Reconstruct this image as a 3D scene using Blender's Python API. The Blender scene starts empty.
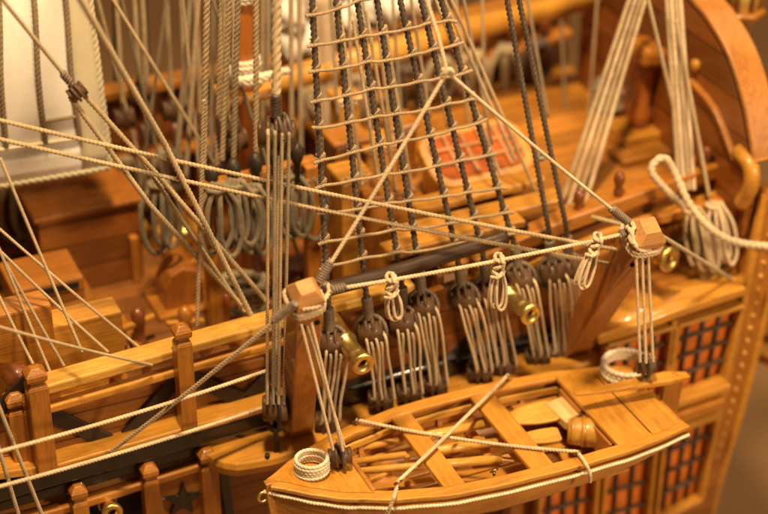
import bpy, math, random
from mathutils import Vector as V, Matrix
random.seed(7)
sc = bpy.context.scene
col = sc.collection

# ------------------------------------------------------------------ camera
PITCH, YAW = math.radians(31), math.radians(24)
F = V((math.sin(YAW)*math.cos(PITCH), math.cos(YAW)*math.cos(PITCH), -math.sin(PITCH)))
R = V((math.cos(YAW), -math.sin(YAW), 0))
U = R.cross(F)
DIST = 35.0
FPX = 384/math.tan(math.radians(12))
CAM = (-.988*R + 2.674*U) - F*DIST

def at(px, py, x=None, y=None, z=None, d=None):
    """point of the place seen at photo position px, py and lying at the given x, y, z or distance"""
    r = F + R*((px-384)/FPX) - U*((py-257)/FPX)
    if x is not None: t = (x-CAM.x)/r.x
    elif y is not None: t = (y-CAM.y)/r.y
    elif z is not None: t = (z-CAM.z)/r.z
    else: t = d
    return CAM + r*t

# ------------------------------------------------------------------ materials
def mat_new(name):
    m = bpy.data.materials.new(name); m.use_nodes = True
    nt = m.node_tree; b = nt.nodes['Principled BSDF']
    return m, nt, b

def N(nt, t, **kw):
    n = nt.nodes.new(t)
    for k, v in kw.items():
        if k.startswith('i_'):
            key = k[2:]
            n.inputs[int(key) if key.isdigit() else key].default_value = v
        else: setattr(n, k, v)
    return n

def wood(name, c, axis='X', rough=.36, var=.4, coat=.45, grain=1.0, plank=None, seam_axis='Z', spec=.5):
    """grain runs along axis; plank = board width measured along seam_axis"""
    m, nt, b = mat_new(name); L = nt.links.new
    tc = N(nt, 'ShaderNodeTexCoord')
    s = {'X': (.45, 5, 5), 'Y': (5, .45, 5), 'Z': (5, 5, .45)}[axis]
    mp = N(nt, 'ShaderNodeMapping'); mp.inputs['Scale'].default_value = [q*grain for q in s]
    L(tc.outputs['Object'], mp.inputs['Vector'])
    n1 = N(nt, 'ShaderNodeTexNoise', i_Scale=1.6, i_Detail=7.0, i_Roughness=.65, i_Distortion=.6)
    n2 = N(nt, 'ShaderNodeTexNoise', i_Scale=9.0, i_Detail=3.0)
    n3 = N(nt, 'ShaderNodeTexNoise', i_Scale=.9, i_Detail=3.0)
    for n in (n1, n2): L(mp.outputs['Vector'], n.inputs['Vector'])
    L(tc.outputs['Object'], n3.inputs['Vector'])
    mx = N(nt, 'ShaderNodeMix', data_type='FLOAT', i_0=.35)
    L(n1.outputs['Fac'], mx.inputs[2]); L(n2.outputs['Fac'], mx.inputs[3])
    ad = N(nt, 'ShaderNodeMix', data_type='FLOAT', i_0=.35)
    L(mx.outputs[0], ad.inputs[2]); L(n3.outputs['Fac'], ad.inputs[3])
    cr = N(nt, 'ShaderNodeValToRGB')
    lo = [max(0, q*(1-var)) for q in c]; lo[1] *= .93; lo[2] *= .85
    hi = [min(1, q*(1+var)) for q in c]
    cr.color_ramp.elements[0].position = .34; cr.color_ramp.elements[0].color = (*lo, 1)
    cr.color_ramp.elements[1].position = .66; cr.color_ramp.elements[1].color = (*hi, 1)
    L(ad.outputs[0], cr.inputs['Fac'])
    out = cr.outputs['Color']; hgt = mx.outputs[0]
    if plank:
        sx = N(nt, 'ShaderNodeSeparateXYZ'); L(tc.outputs['Object'], sx.inputs[0])
        dv = N(nt, 'ShaderNodeMath', operation='DIVIDE', i_1=plank); L(sx.outputs[seam_axis], dv.inputs[0])
        fr = N(nt, 'ShaderNodeMath', operation='FRACT'); L(dv.outputs[0], fr.inputs[0])
        fl = N(nt, 'ShaderNodeMath', operation='FLOOR'); L(dv.outputs[0], fl.inputs[0])
        wn = N(nt, 'ShaderNodeTexWhiteNoise', noise_dimensions='1D'); L(fl.outputs[0], wn.inputs['W'])
        mr = N(nt, 'ShaderNodeMapRange', i_3=.72, i_4=1.22); L(wn.outputs['Value'], mr.inputs[0])
        sm = N(nt, 'ShaderNodeMath', operation='GREATER_THAN', i_1=.06); L(fr.outputs[0], sm.inputs[0])
        ms = N(nt, 'ShaderNodeMapRange', i_3=.28, i_4=1.0); L(sm.outputs[0], ms.inputs[0])
        ml = N(nt, 'ShaderNodeMath', operation='MULTIPLY'); L(mr.outputs[0], ml.inputs[0]); L(ms.outputs[0], ml.inputs[1])
        vm = N(nt, 'ShaderNodeVectorMath', operation='SCALE'); L(out, vm.inputs[0]); L(ml.outputs[0], vm.inputs['Scale'])
        out = vm.outputs[0]
    L(out, b.inputs['Base Color'])
    rr = N(nt, 'ShaderNodeMapRange', i_3=rough-.1, i_4=rough+.16); L(n3.outputs['Fac'], rr.inputs[0])
    L(rr.outputs[0], b.inputs['Roughness'])
    bp = N(nt, 'ShaderNodeBump', i_Strength=.3, i_Distance=.05); L(hgt, bp.inputs['Height']); L(bp.outputs[0], b.inputs['Normal'])
    b.inputs['Coat Weight'].default_value = coat; b.inputs['Coat Roughness'].default_value = .10
    b.inputs['Specular IOR Level'].default_value = spec
    return m

def fibre(name, c, rough=.85, sheen=.25, var=.25, scale=14):
    m, nt, b = mat_new(name); L = nt.links.new
    tc = N(nt, 'ShaderNodeTexCoord')
    n = N(nt, 'ShaderNodeTexNoise', i_Scale=scale, i_Detail=5.0); L(tc.outputs['Object'], n.inputs['Vector'])
    n2 = N(nt, 'ShaderNodeTexNoise', i_Scale=1.3, i_Detail=2.0); L(tc.outputs['Object'], n2.inputs['Vector'])
    mx = N(nt, 'ShaderNodeMix', data_type='FLOAT', i_0=.5); L(n.outputs['Fac'], mx.inputs[2]); L(n2.outputs['Fac'], mx.inputs[3])
    cr = N(nt, 'ShaderNodeValToRGB'); L(mx.outputs[0], cr.inputs['Fac'])
    cr.color_ramp.elements[0].position = .33; cr.color_ramp.elements[0].color = (*[q*(1-var) for q in c], 1)
    cr.color_ramp.elements[1].position = .67; cr.color_ramp.elements[1].color = (*[min(1, q*(1+var)) for q in c], 1)
    L(cr.outputs[0], b.inputs['Base Color'])
    b.inputs['Roughness'].default_value = rough
    b.inputs['Sheen Weight'].default_value = sheen
    bp = N(nt, 'ShaderNodeBump', i_Strength=.4, i_Distance=.02)
    n4 = N(nt, 'ShaderNodeTexNoise', i_Scale=60.0, i_Detail=2.0); L(tc.outputs['Object'], n4.inputs['Vector'])
    L(n4.outputs['Fac'], bp.inputs['Height']); L(bp.outputs[0], b.inputs['Normal'])
    return m

def plain(name, c, rough=.5, metal=0, var=.15, scale=3, coat=0):
    m, nt, b = mat_new(name); L = nt.links.new
    tc = N(nt, 'ShaderNodeTexCoord')
    n = N(nt, 'ShaderNodeTexNoise', i_Scale=scale, i_Detail=5.0, i_Roughness=.6); L(tc.outputs['Object'], n.inputs['Vector'])
    cr = N(nt, 'ShaderNodeValToRGB'); L(n.outputs['Fac'], cr.inputs['Fac'])
    cr.color_ramp.elements[0].position = .35; cr.color_ramp.elements[0].color = (*[q*(1-var) for q in c], 1)
    cr.color_ramp.elements[1].position = .65; cr.color_ramp.elements[1].color = (*[min(1, q*(1+var)) for q in c], 1)
    L(cr.outputs[0], b.inputs['Base Color'])
    rr = N(nt, 'ShaderNodeMapRange', i_3=max(.03, rough-.1), i_4=rough+.12); L(n.outputs['Fac'], rr.inputs[0]); L(rr.outputs[0], b.inputs['Roughness'])
    b.inputs['Metallic'].default_value = metal; b.inputs['Coat Weight'].default_value = coat
    return m

M = {}
HONEY = (.53, .245, .032); AMBER = (.39, .150, .018); RED = (.24, .080, .013)
M['honey'] = wood('honey_wood', HONEY, 'X')
M['honey_y'] = wood('honey_wood_crosswise', HONEY, 'Y')
M['pale'] = wood('pale_wood', (.62, .335, .062), 'X')
M['cream'] = wood('cream_wood', (.72, .50, .22), 'Y', coat=.1)
M['boatskin'] = wood('boat_planking', (.46, .20, .034), 'X', coat=.5, rough=.3)
M['amber'] = wood('amber_wood', AMBER, 'X')
M['amber_z'] = wood('amber_wood_upright', AMBER, 'Z')
M['amber_y'] = wood('amber_wood_crosswise', (.42, .17, .034), 'Y')
M['davit'] = wood('davit_wood', (.34, .120, .018), 'Z', rough=.42)
M['cap'] = wood('davit_cap_wood', (.52, .26, .085), 'X', var=.35, grain=2.2, coat=.15, rough=.5)
M['red'] = wood('red_wood', RED, 'X', plank=.55, seam_axis='Z')
M['red_x'] = wood('red_wood_transom', (.24, .075, .012), 'Y', plank=.7, seam_axis='Z')
M['red_z'] = wood('red_wood_upright', (.20, .058, .014), 'Z')
M['hullside'] = wood('hull_planking', (.32, .12, .018), 'X', plank=.6, seam_axis='Z')
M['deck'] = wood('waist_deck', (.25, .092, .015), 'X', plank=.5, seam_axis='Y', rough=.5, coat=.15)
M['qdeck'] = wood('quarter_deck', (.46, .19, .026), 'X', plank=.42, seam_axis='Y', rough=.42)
M['mast'] = wood('mast_wood', (.46, .15, .025), 'Z')
M['spar'] = wood('spar_wood', (.60, .29, .042), 'X')
M['ebony'] = plain('black_wood', (.012, .009, .007), .25, var=.3, coat=.4)
M['brace'] = plain('dark_stained_wood', (.030, .019, .012), .5, var=.3)
M['spread'] = wood('dark_spreader_wood', (.050, .026, .014), 'X', coat=.08, rough=.5, spec=.35)
M['block'] = wood('block_wood', (.10, .050, .022), 'Z', var=.45, grain=2, rough=.5, coat=.12)
M['tan'] = fibre('tan_rope', (.46, .34, .19))
M['light'] = fibre('light_rope', (.64, .49, .31))
M['grey'] = fibre('grey_rope', (.32, .25, .15))
M['coil'] = fibre('weathered_rope', (.20, .155, .09), var=.4)
M['white'] = fibre('white_rope', (.76, .67, .50))
M['dark'] = fibre('tarred_rope', (.085, .056, .036), rough=.4, sheen=.1, var=.45)
M['seize'] = fibre('seizing_twine', (.20, .145, .10), rough=.5, sheen=.1, var=.4)
M['ratline'] = fibre('ratline_rope', (.36, .25, .135))
M['brass'] = plain('brass', (.78, .60, .22), .36, 1, var=.12, scale=6)
M['steel'] = plain('wire', (.30, .22, .13), .35, 1)
M['bore'] = plain('bore', (.012, .009, .006), .95)
M['cloth'] = fibre('sailcloth', (.84, .80, .74), rough=.9, sheen=.15, var=.05, scale=5)
M['hem'] = fibre('sail_hem', (.62, .55, .38), rough=.9, sheen=.1, var=.07, scale=5)
M['stitch'] = fibre('bolt_rope', (.24, .17, .09))
M['pane'] = plain('orange_pane', (.75, .20, .03), .3, var=.35, scale=1.2)
M['lattice'] = plain('dark_lattice', (.085, .06, .04), .5)
M['hatchpane'] = plain('skylight_pane', (.40, .085, .006), .8, var=.3, scale=1.0)
M['lampglass'] = plain('lantern_glass', (.9, .62, .18), .2, var=.1)
M['table'] = plain('table_cloth', (.27, .15, .065), .8, var=.12, scale=.15)

# ------------------------------------------------------------------ mesh helpers
class MB:
    def __init__(s): s.v = []; s.f = []; s.sm = []
    def add(s, vs, fs, smooth=False):
        o = len(s.v); s.v += [tuple(q) for q in vs]
        s.f += [tuple(i+o for i in f) for f in fs]; s.sm += [smooth]*len(fs)
    def box(s, c, a, b, d):
        """centre and three half-extent vectors"""
        c, a, b, d = V(c), V(a), V(b), V(d)
        vs = [c+i*a+j*b+k*d for i in (-1, 1) for j in (-1, 1) for k in (-1, 1)]
        fs = [(0, 1, 3, 2), (4, 6, 7, 5), (0, 4, 5, 1), (2, 3, 7, 6), (0, 2, 6, 4), (1, 5, 7, 3)]
        if a.cross(b).dot(d) < 0: fs = [f[::-1] for f in fs]
        s.add(vs, fs)
    def beam(s, p, q, w, h, up=V((0, 0, 1))):
        """bar from p to q, w across and h along up"""
        p, q = V(p), V(q); ax = (q-p); c = (p+q)/2
        side = ax.cross(up).normalized(); u = side.cross(ax).normalized()
        s.box(c, ax/2, side*w/2, u*h/2)
    def sweep(s, pts, prof, up=V((0, 0, 1)), smooth=False, scale=None):
        """profile (side, up) points swept along pts"""
        pts = [V(p) for p in pts]; n = len(prof); vs = []; fs = []
        for i, p in enumerate(pts):
            t = (pts[min(i+1, len(pts)-1)]-pts[max(i-1, 0)]).normalized()
            sd = t.cross(up).normalized(); u = sd.cross(t).normalized()
            k = scale[i] if scale else 1
            vs += [p+sd*a*k+u*b*k for a, b in prof]
        for i in range(len(pts)-1):
            for j in range(n):
                fs.append((i*n+j, i*n+(j+1) % n, (i+1)*n+(j+1) % n, (i+1)*n+j))
        fs.append(tuple(range(n))[::-1]); fs.append(tuple(range((len(pts)-1)*n, len(pts)*n)))
        s.add(vs, fs, smooth)
    def rect_sweep(s, pts, w, h, **k):
        s.sweep(pts, [(-w/2, -h/2), (w/2, -h/2), (w/2, h/2), (-w/2, h/2)], **k)
    def tube(s, pts, r, n=8, twist=0, step=None, close=False, lobes=3, amp=.17, smooth=True):
        """round tube; twist = pitch of a laid rope of some strands"""
        pts = [V(p) for p in pts]
        if close: pts = pts+[pts[0]]
        if step: pts = resample(pts, step)
        vs = []; fs = []
        t0 = (pts[1]-pts[0]).normalized()
        a = V((0, 0, 1)) if abs(t0.z) < .9 else V((1, 0, 0))
        nrm = t0.cross(a).normalized(); dist = 0
        for i, p in enumerate(pts):
            t = (pts[min(i+1, len(pts)-1)]-pts[max(i-1, 0)])
            if t.length < 1e-9: t = t0.copy()
            t.normalize()
            nrm = (nrm-t*nrm.dot(t)).normalized(); bn = t.cross(nrm)
            if i: dist += (p-pts[i-1]).length
            ph = 2*math.pi*dist/twist if twist else 0
            rr = r(i/(len(pts)-1)) if callable(r) else r
            for k in range(n):
                th = 2*math.pi*k/n
                q = rr*(1+amp*math.cos(lobes*(th-ph))) if twist else rr
                vs.append(p+nrm*math.cos(th)*q+bn*math.sin(th)*q)
        for i in range(len(pts)-1):
            for k in range(n):
                fs.append((i*n+k, i*n+(k+1) % n, (i+1)*n+(k+1) % n, (i+1)*n+k))
        fs.append(tuple(range(n))[::-1]); fs.append(tuple(range((len(pts)-1)*n, len(pts)*n)))
        s.add(vs, fs, smooth)
    def lathe(s, o, ax, prof, n=20, cap=True):
        """profile of (distance along axis, radius)"""
        o, ax = V(o), V(ax).normalized()
        a = V((0, 0, 1)) if abs(ax.z) < .9 else V((1, 0, 0))
        e1 = ax.cross(a).normalized(); e2 = ax.cross(e1); vs = []; fs = []
        for h, r in prof:
            for k in range(n):
                th = 2*math.pi*k/n; vs.append(o+ax*h+(e1*math.cos(th)+e2*math.sin(th))*r)
        for i in range(len(prof)-1):
            for k in range(n): fs.append((i*n+k, i*n+(k+1) % n, (i+1)*n+(k+1) % n, (i+1)*n+k))
        if cap: fs.append(tuple(range(n))[::-1]); fs.append(tuple(range((len(prof)-1)*n, len(prof)*n)))
        s.add(vs, fs, True)
    def plate(s, outline, t, o=V((0, 0, 0)), ex=V((1, 0, 0)), ey=V((0, 1, 0))):
        """flat outline with thickness t"""
        o, ex, ey = V(o), V(ex), V(ey); nz = ex.cross(ey).normalized(); n = len(outline)
        vs = [o+ex*a+ey*b-nz*t/2 for a, b in outline]+[o+ex*a+ey*b+nz*t/2 for a, b in outline]
        fs = [tuple(range(n))[::-1], tuple(range(n, 2*n))]
        fs += [(k, (k+1) % n, n+(k+1) % n, n+k) for k in range(n)]
        s.add(vs, fs)
    def grid(s, rows, smooth=True):
        n = len(rows[0]); vs = [p for r in rows for p in r]; fs = []
        for i in range(len(rows)-1):
            for j in range(n-1): fs.append((i*n+j, i*n+j+1, (i+1)*n+j+1, (i+1)*n+j))
        s.add(vs, fs, smooth)
    def build(s, name, m, parent=None, bevel=0, origin=None, solid=0):
        me = bpy.data.meshes.new(name); o = bpy.data.objects.new(name, me)
        if parent is not None: org = parent_world(parent)
        elif origin is not None: org = V(origin)
        else: org = V((sum(q[0] for q in s.v)/len(s.v), sum(q[1] for q in s.v)/len(s.v), min(q[2] for q in s.v)))
        me.from_pydata([tuple(V(q)-org) for q in s.v], [], s.f); me.update()
        me.polygons.foreach_set('use_smooth', s.sm)
        me.materials.append(m); col.objects.link(o)
        if parent is not None: o.parent = parent
        else: o.location = org
        if solid:
            md = o.modifiers.new('thickness', 'SOLIDIFY'); md.thickness = solid; md.offset = 0
        if bevel:
            md = o.modifiers.new('bevel', 'BEVEL'); md.width = bevel; md.segments = 2; md.limit_method = 'ANGLE'
            md.angle_limit = math.radians(40)
        return o

def parent_world(p):
    w = V(p.location)
    while p.parent: p = p.parent; w = w+V(p.location)
    return w

def resample(pts, step):
    out = [pts[0].copy()]; L = [0]
    for a, b in zip(pts, pts[1:]): L.append(L[-1]+(b-a).length)
    n = max(2, int(L[-1]/step)); j = 0
    for i in range(1, n+1):
        t = L[-1]*i/n
        while j < len(pts)-2 and L[j+1] < t: j += 1
        seg = L[j+1]-L[j]
        out.append(pts[j].lerp(pts[j+1], min(1, (t-L[j])/seg if seg else 0)))
    return out

def spline(pts, n=10):
    """smooth curve through the points"""
    pts = [V(p) for p in pts]; P = [pts[0]*2-pts[1]]+pts+[pts[-1]*2-pts[-2]]; out = []
    for i in range(1, len(P)-2):
        a, b, c, d = P[i-1:i+3]
        for k in range(n):
            t = k/n
            out.append(.5*((2*b)+(c-a)*t+(2*a-5*b+4*c-d)*t*t+(3*b-a-3*c+d)*t**3))
    out.append(P[-2]); return out

def interp(x, tab):
    for (a, p), (b, q) in zip(tab, tab[1:]):
        if x <= b:
            t = max(0, (x-a)/(b-a)); t = t*t*(3-2*t)*.35+t*.65
            return p+(q-p)*t
    return tab[-1][1]

def tag(o, label, cat, group=None, kind=None):
    o['label'] = label; o['category'] = cat
    if group: o['group'] = group
    if kind: o['kind'] = kind
    return o

def empty(name, loc, label, cat, group=None):
    o = bpy.data.objects.new(name, None); o.location = loc; o.empty_display_size = .3; col.objects.link(o)
    return tag(o, label, cat, group)

def sag(a, b, s, n=14):
    a, b = V(a), V(b)
    return [a.lerp(b, i/n)-V((0, 0, 1))*s*4*(i/n)*(1-i/n) for i in range(n+1)]

def laid(mb, pts, r, fine=True):
    """rope of three strands laid round each other"""
    if fine: mb.tube(pts, r, n=12, twist=r*6, step=r*.42, amp=.2)
    else: mb.tube(pts, r, n=7, step=max(.15, r*3))

def line(label, pts, r, m='tan', name='rigging_rope', cat='rope', group=None, fine=True):
    mb = MB(); laid(mb, pts, r, fine)
    return tag(mb.build(name, M[m], origin=pts[0]), label, cat, group)

def block_shell(mb, c, up, w, h, d, ax, cheeks=4):
    """a pulley block: rounded cheeks side by side along ax, sheaves between"""
    c, up, ax = V(c), V(up).normalized(), V(ax)
    ax = (ax-up*ax.dot(up)).normalized(); out = up.cross(ax).normalized()
    t = w/(cheeks+(cheeks-1)*.5)
    for k in range(cheeks):
        off = (k-(cheeks-1)/2)*t*1.5
        s = math.sqrt(max(.2, 1-(off/(w*.62))**2))
        prof = [(-t*.5, .72), (-t*.42, .9), (-t*.2, 1), (t*.2, 1), (t*.42, .9), (t*.5, .72)]
        rows = []; n = 18
        for a, q in prof:
            rows.append([c+ax*(off+a)+up*h/2*s*q*math.copysign(abs(math.sin(2*math.pi*i/n))**.8, math.sin(2*math.pi*i/n))
                         + out*d/2*s*q*math.copysign(abs(math.cos(2*math.pi*i/n))**.8, math.cos(2*math.pi*i/n)) for i in range(n+1)])
        mb.grid(rows)
        m = n+1; base = len(mb.v)-len(rows)*m
        mb.f += [tuple(base+i for i in range(n))[::-1], tuple(base+5*m+i for i in range(n))]; mb.sm += [False, False]
    mb.lathe(c-ax*w*.45, ax, [(0, h*.34), (w*.9, h*.34)], n=16)

def ring_pts(c, e1, e2, r, n=24, r2=None):
    r2 = r2 or r
    return [V(c)+V(e1)*math.cos(2*math.pi*i/n)*r+V(e2)*math.sin(2*math.pi*i/n)*r2 for i in range(n)]

X, Y, Z = V((1, 0, 0)), V((0, 1, 0)), V((0, 0, 1))

# ================================================================== THE TABLE BEHIND
mb = MB(); mb.box((10, 60, -11.05), (140, 0, 0), (0, 140, 0), (0, 0, .05))
o = mb.build('table_surface', M['table'], origin=(0, 0, -11)); o['kind'] = 'structure'
o['label'] = 'dull brown surface far below the model ship'; o['category'] = 'surface'

# ================================================================== THE SHIP HULL
hull = empty('ship_hull', (0, 4, -8), 'varnished wooden model ship hull with decks, open rails, black wale and latticed stern windows', 'model ship')
def part(name, m, mb, bevel=.03, **k): return mb.build(name, M[m], hull, bevel=bevel, **k)

def yb(x):                                   # inner and outer bulwark line, narrowing towards the stern
    return .8+.0*x+max(0, x-2.2)**1.6*.055
XS = [-14+.5*i for i in range(43)]           # -14 .. 7

# side planking below the black wale, round hull form
rows = []
for x in [-14+.7*i for i in range(31)]:
    b = interp(x, [(-14, 2.2), (-10, 1.0), (-6, .72), (3, .72), (7, 1.2)])
    rows.append([V((x, b+o_, z)) for z, o_ in ((.15, .05), (-1, -.05), (-2.2, -.15), (-3.6, -.05), (-5.2, .35), (-6.6, 1.1), (-7.8, 2.4), (-8, 4))])
mb = MB(); mb.grid(rows); part('side_planking', 'hullside', mb, 0, solid=.12)

# bulwark wall aft of the open waist
mb = MB()
for xa, xb in zip([-3.2+.5*i for i in range(20)], [-2.7+.5*i for i in range(20)]):
    pass
xs = [-3.1+.5*i for i in range(21)]
top = lambda x: interp(x, [(-4, 1.75), (-1, 1.75), (2, 2.05), (3, 2.35), (7, 2.9)])
rows = [[V((x, yb(x)+.05, -.2)), V((x, yb(x)+.02, .6)), V((x, yb(x), top(x)))] for x in xs]
mb.grid(rows, False); part('bulwark', 'red', mb, 0, solid=.16)

# low bulwark panel of the waist
mb = MB(); mb.box((-8.6, .9, .62), (5.6, 0, 0), (0, .06, 0), (0, 0, .62)); part('bulwark', 'hullside', mb)

def rail(pts, w, h, m, name='rail', bevel=.035):
    mb = MB(); mb.rect_sweep(pts, w, h); return part(name, m, mb, bevel)
# rails of the waist, near side
A = at(44, 384, y=.8); B = at(332, 303, y=.8); D_ = at(410, 283, y=.85)
rail([A, B, D_], .46, .2, 'pale', bevel=.04)
mb = MB()
for i in range(12):                          # scalloped underside of the top rail
    p = A.lerp(B, (i+.5)/12)-Z*.16; mb.box(p, (B-A).normalized()*.16, (0, .1, 0), (0, 0, .05))
part('rail_scallops', 'amber', mb)
rail([at(46, 408, y=.68), at(330, 326, y=.68)], .22, .15, 'honey')
rail([at(54, 461, y=.6), at(300, 391, y=.6)], .5, .17, 'honey', 'waist_ledge')
rail([at(-60, 476, y=.6), at(54, 461, y=.6)], .5, .17, 'honey', 'waist_ledge')
# black wale
mb = MB(); mb.rect_sweep([at(-60, 507, y=.5), at(45, 476, y=.5), at(150, 448, y=.5), at(300, 405, y=.5), at(420, 372, y=.55), at(600, 325, y=.75)], .3, .36)
part('wale', 'ebony', mb, .05)
mb = MB(); mb.rect_sweep([at(-60, 522, y=.62), at(150, 462, y=.62), at(300, 420, y=.62)], .14, .22)
part('wale', 'ebony', mb, .03)
# dark diagonal braces
for (a, b) in (((50, 414), (120, 446)), ((117, 447), (178, 378)), ((190, 376), (246, 402)), ((246, 402), (300, 340)), ((-30, 440), (30, 378)), ((440, 372), (500, 300)), ((395, 330), (425, 360)),
               ((718, 292), (742, 222)), ((670, 255), (722, 212))):
    p, q = at(*a, y=.77 if a[0] < 600 else .9), at(*b, y=.77 if b[0] < 600 else 1.0)
    mb = MB(); mb.beam(p, q, .3, .07, up=V((0, -1, 0))); part('diagonal_brace', 'brace', mb, .02)

def post(px0, py0, px1, py1, y, w=.3, m='amber_z'):
    """timberhead: square post, neck and faceted head"""
    p, q = at(px0, py0, y=y), at(px1, py1, y=y)
    zb, zt = q.z, p.z; x = (p.x+q.x)/2; mb = MB()
    hd = .38
    mb.box((x, y, (zb+zt-hd)/2), (w/2, 0, 0), (0, w/2, 0), (0, 0, (zt-hd-zb)/2))
    for z0, z1, a, b in ((zt-hd, zt-hd+.07, w*.5, w*.36), (zt-hd+.07, zt-hd+.12, w*.34, w*.34), (zt-hd+.12, zt-.22, w*.40, w*.52), (zt-.22, zt-.1, w*.52, w*.52), (zt-.1, zt, w*.5, w*.22)):
        vs = [V((x+i*r, y+j*r, z)) for z, r in ((z0, a), (z1, b)) for i, j in ((-1, -1), (1, -1), (1, 1), (-1, 1))]
        mb.add(vs, [(0, 1, 5, 4), (1, 2, 6, 5), (2, 3, 7, 6), (3, 0, 4, 7), (4, 5, 6, 7), (3, 2, 1, 0)])
    return part('timberhead', m, mb, .02)
post(36, 366, 44, 470, .42, .36); post(15, 391, 22, 470, .75, .34); post(28, 393, 30, 465, .6, .14)
post(181, 324, 188, 428, .42, .3)
post(78, 484, 84, 560, .35, .3); post(148, 463, 156, 560, .35, .3); post(206, 448, 214, 560, .35, .34); post(-20, 500, -14, 580, .35, .3)
# lower rail, gun ports
rail([at(20, 520, y=.5), at(80, 503, y=.5), at(210, 462, y=.5), at(235, 455, y=.5)], .22, .16, 'amber')
mb = MB(); q = at(116, 512, y=.58); mb.box(q+V((0, 0, -.1)), (.52, 0, 0), (0, .05, 0), (0, 0, .55)); part('gun_port', 'bore', mb)
mb = MB(); p, q = at(219, 450, y=.36), at(232, 530, y=.36); mb.beam(p, q, .2, .14, up=V((0, -1, 0))); part('fender_strip', 'ebony', mb)
mb = MB(); q = at(180, 500, y=.52); mb.box(q, (.56, 0, .05), (0, .06, 0), (0, 0, .6)); part('ornament_panel', 'amber', mb)
mb = MB(); c = at(182, 500, y=.42)           # five pointed star
mb.plate([((.42 if k % 2 == 0 else .17)*math.sin(math.pi*k/5+.12), (.42 if k % 2 == 0 else .17)*math.cos(math.pi*k/5+.12)) for k in range(10)][::-1], .08, c, X, Z)
mb.v = [(q_[0], q_[1], q_[2]) for q_ in mb.v]; part('star_emblem', 'ebony', mb, .02)

# channel: the shelf that carries the shroud tackles
def chan_edge(x): return interp(x, [(-4.65, .4), (-4.5, -.05), (-4.2, -.28), (-3.6, -.42), (3.2, -.3), (4.2, .1)])
xs = [-4.65, -4.55, -4.4, -4.2, -3.9, -3.5, -2.5, -1.5, -.5, .5, 1.5, 2.5, 3.2, 3.7, 4.2]
zc = lambda x: interp(x, [(-5, -.18), (0, -.04), (4.2, .16)])
vs = []; fs = []
for x in xs:
    for yy, zz in ((chan_edge(x), zc(x)-.3), (chan_edge(x)-.05, zc(x)-.12), (chan_edge(x), zc(x)), (.9, zc(x)+.02), (.9, zc(x)-.3)): vs.append(V((x, yy, zz)))
for i in range(len(xs)-1):
    for j in range(5): fs.append((i*5+j, (i+1)*5+j, (i+1)*5+(j+1) % 5, i*5+(j+1) % 5))
fs += [(4, 3, 2, 1, 0)[::-1], tuple(range(len(vs)-5, len(vs)))]
mb = MB(); mb.add(vs, fs); part('channel', 'honey', mb, .03)

# rails aft, near side
P = [at(*q, y=yb_) for q, yb_ in (((470, 262), .9), ((560, 222), .95), ((640, 193), 1.05), ((735, 160), 1.5))]
rail(P, .42, .3, 'amber')
rail([p+V((0, -.12, -.55)) for p in P], .22, .18, 'honey')
rail([p+V((0, -.16, -.95)) for p in P], .14, .12, 'amber')
for px, py in ((522, 226), (618, 178), (578, 196), (690, 160), (705, 152)):   # pins and knobs standing on the aft rail
    b = at(px, py+20, y=1.0 if px < 650 else 1.4)
    mb = MB(); mb.lathe(b-Z*.25, Z, [(0, .05), (.3, .05), (.33, .1), (.42, .11), (.5, .07), (.58, .1), (.68, .12), (.8, .09), (.84, .03)], n=12)
    part('belaying_pin', 'red_z' if px > 540 else 'brace', mb, 0)

# decks
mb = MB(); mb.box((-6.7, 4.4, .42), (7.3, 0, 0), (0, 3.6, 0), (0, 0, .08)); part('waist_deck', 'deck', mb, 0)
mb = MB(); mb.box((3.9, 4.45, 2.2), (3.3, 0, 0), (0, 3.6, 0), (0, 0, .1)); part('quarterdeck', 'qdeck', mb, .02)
mb = MB(); mb.box((.52, 4.45, 1.35), (.08, 0, 0), (0, 3.55, 0), (0, 0, .76)); part('bulkhead', 'red', mb)
rail([V((.45, 1.0, 2.36)), V((.45, 7.9, 2.36))], .3, .2, 'honey_y', 'deck_edge_rail')
rail([V((-13, 1.45, .62)), V((.4, 1.45, .68))], .9, .24, 'amber', 'waterway')
rail([V((-13, 7.75, .62)), V((.4, 7.75, .62))], .5, .24, 'amber', 'waterway')
# plank steps along the quarterdeck edge
for k, (a, b) in enumerate((((392, 236), (560, 196)), ((388, 214), (540, 176)), ((384, 252), (520, 218)))):
    y_ = (1.6, 2.4, 1.15)[k]
    rail([at(*a, y=y_), at(*b, y=y_)], .5, .16, 'honey', 'gangway_plank')

# far bulwark with its rails
mb = MB(); mb.box((-3.4, 8.1, 2.0), (10.6, 0, 0), (0, .1, 0), (0, 0, 1.6)); part('bulwark', 'red', mb, 0)
rail([V((-14, 7.95, 3.7)), V((0, 7.95, 3.75)), V((7, 7.9, 4.2))], .5, .2, 'amber')
rail([V((-14, 7.7, 2.2)), V((0, 7.7, 2.25)), V((7, 7.65, 3.3))], .45, .16, 'amber', 'pin_rail')
for x in [-13+1.1*i for i in range(18)]:
    mb = MB(); zb = .6 if x < .5 else 2.4
    mb.box((x, 7.86, (zb+3.6)/2), (.14, 0, 0), (0, .14, 0), (0, 0, (3.6-zb)/2)); part('stanchion', 'red_z', mb)
for i in range(5):                            # dark gun ports in the far side
    mb = MB(); mb.box((-11.2+2.6*i, 7.97, 1.25), (.5, 0, 0), (0, .08, 0), (0, 0, .42)); part('gun_port', 'bore', mb)

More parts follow.
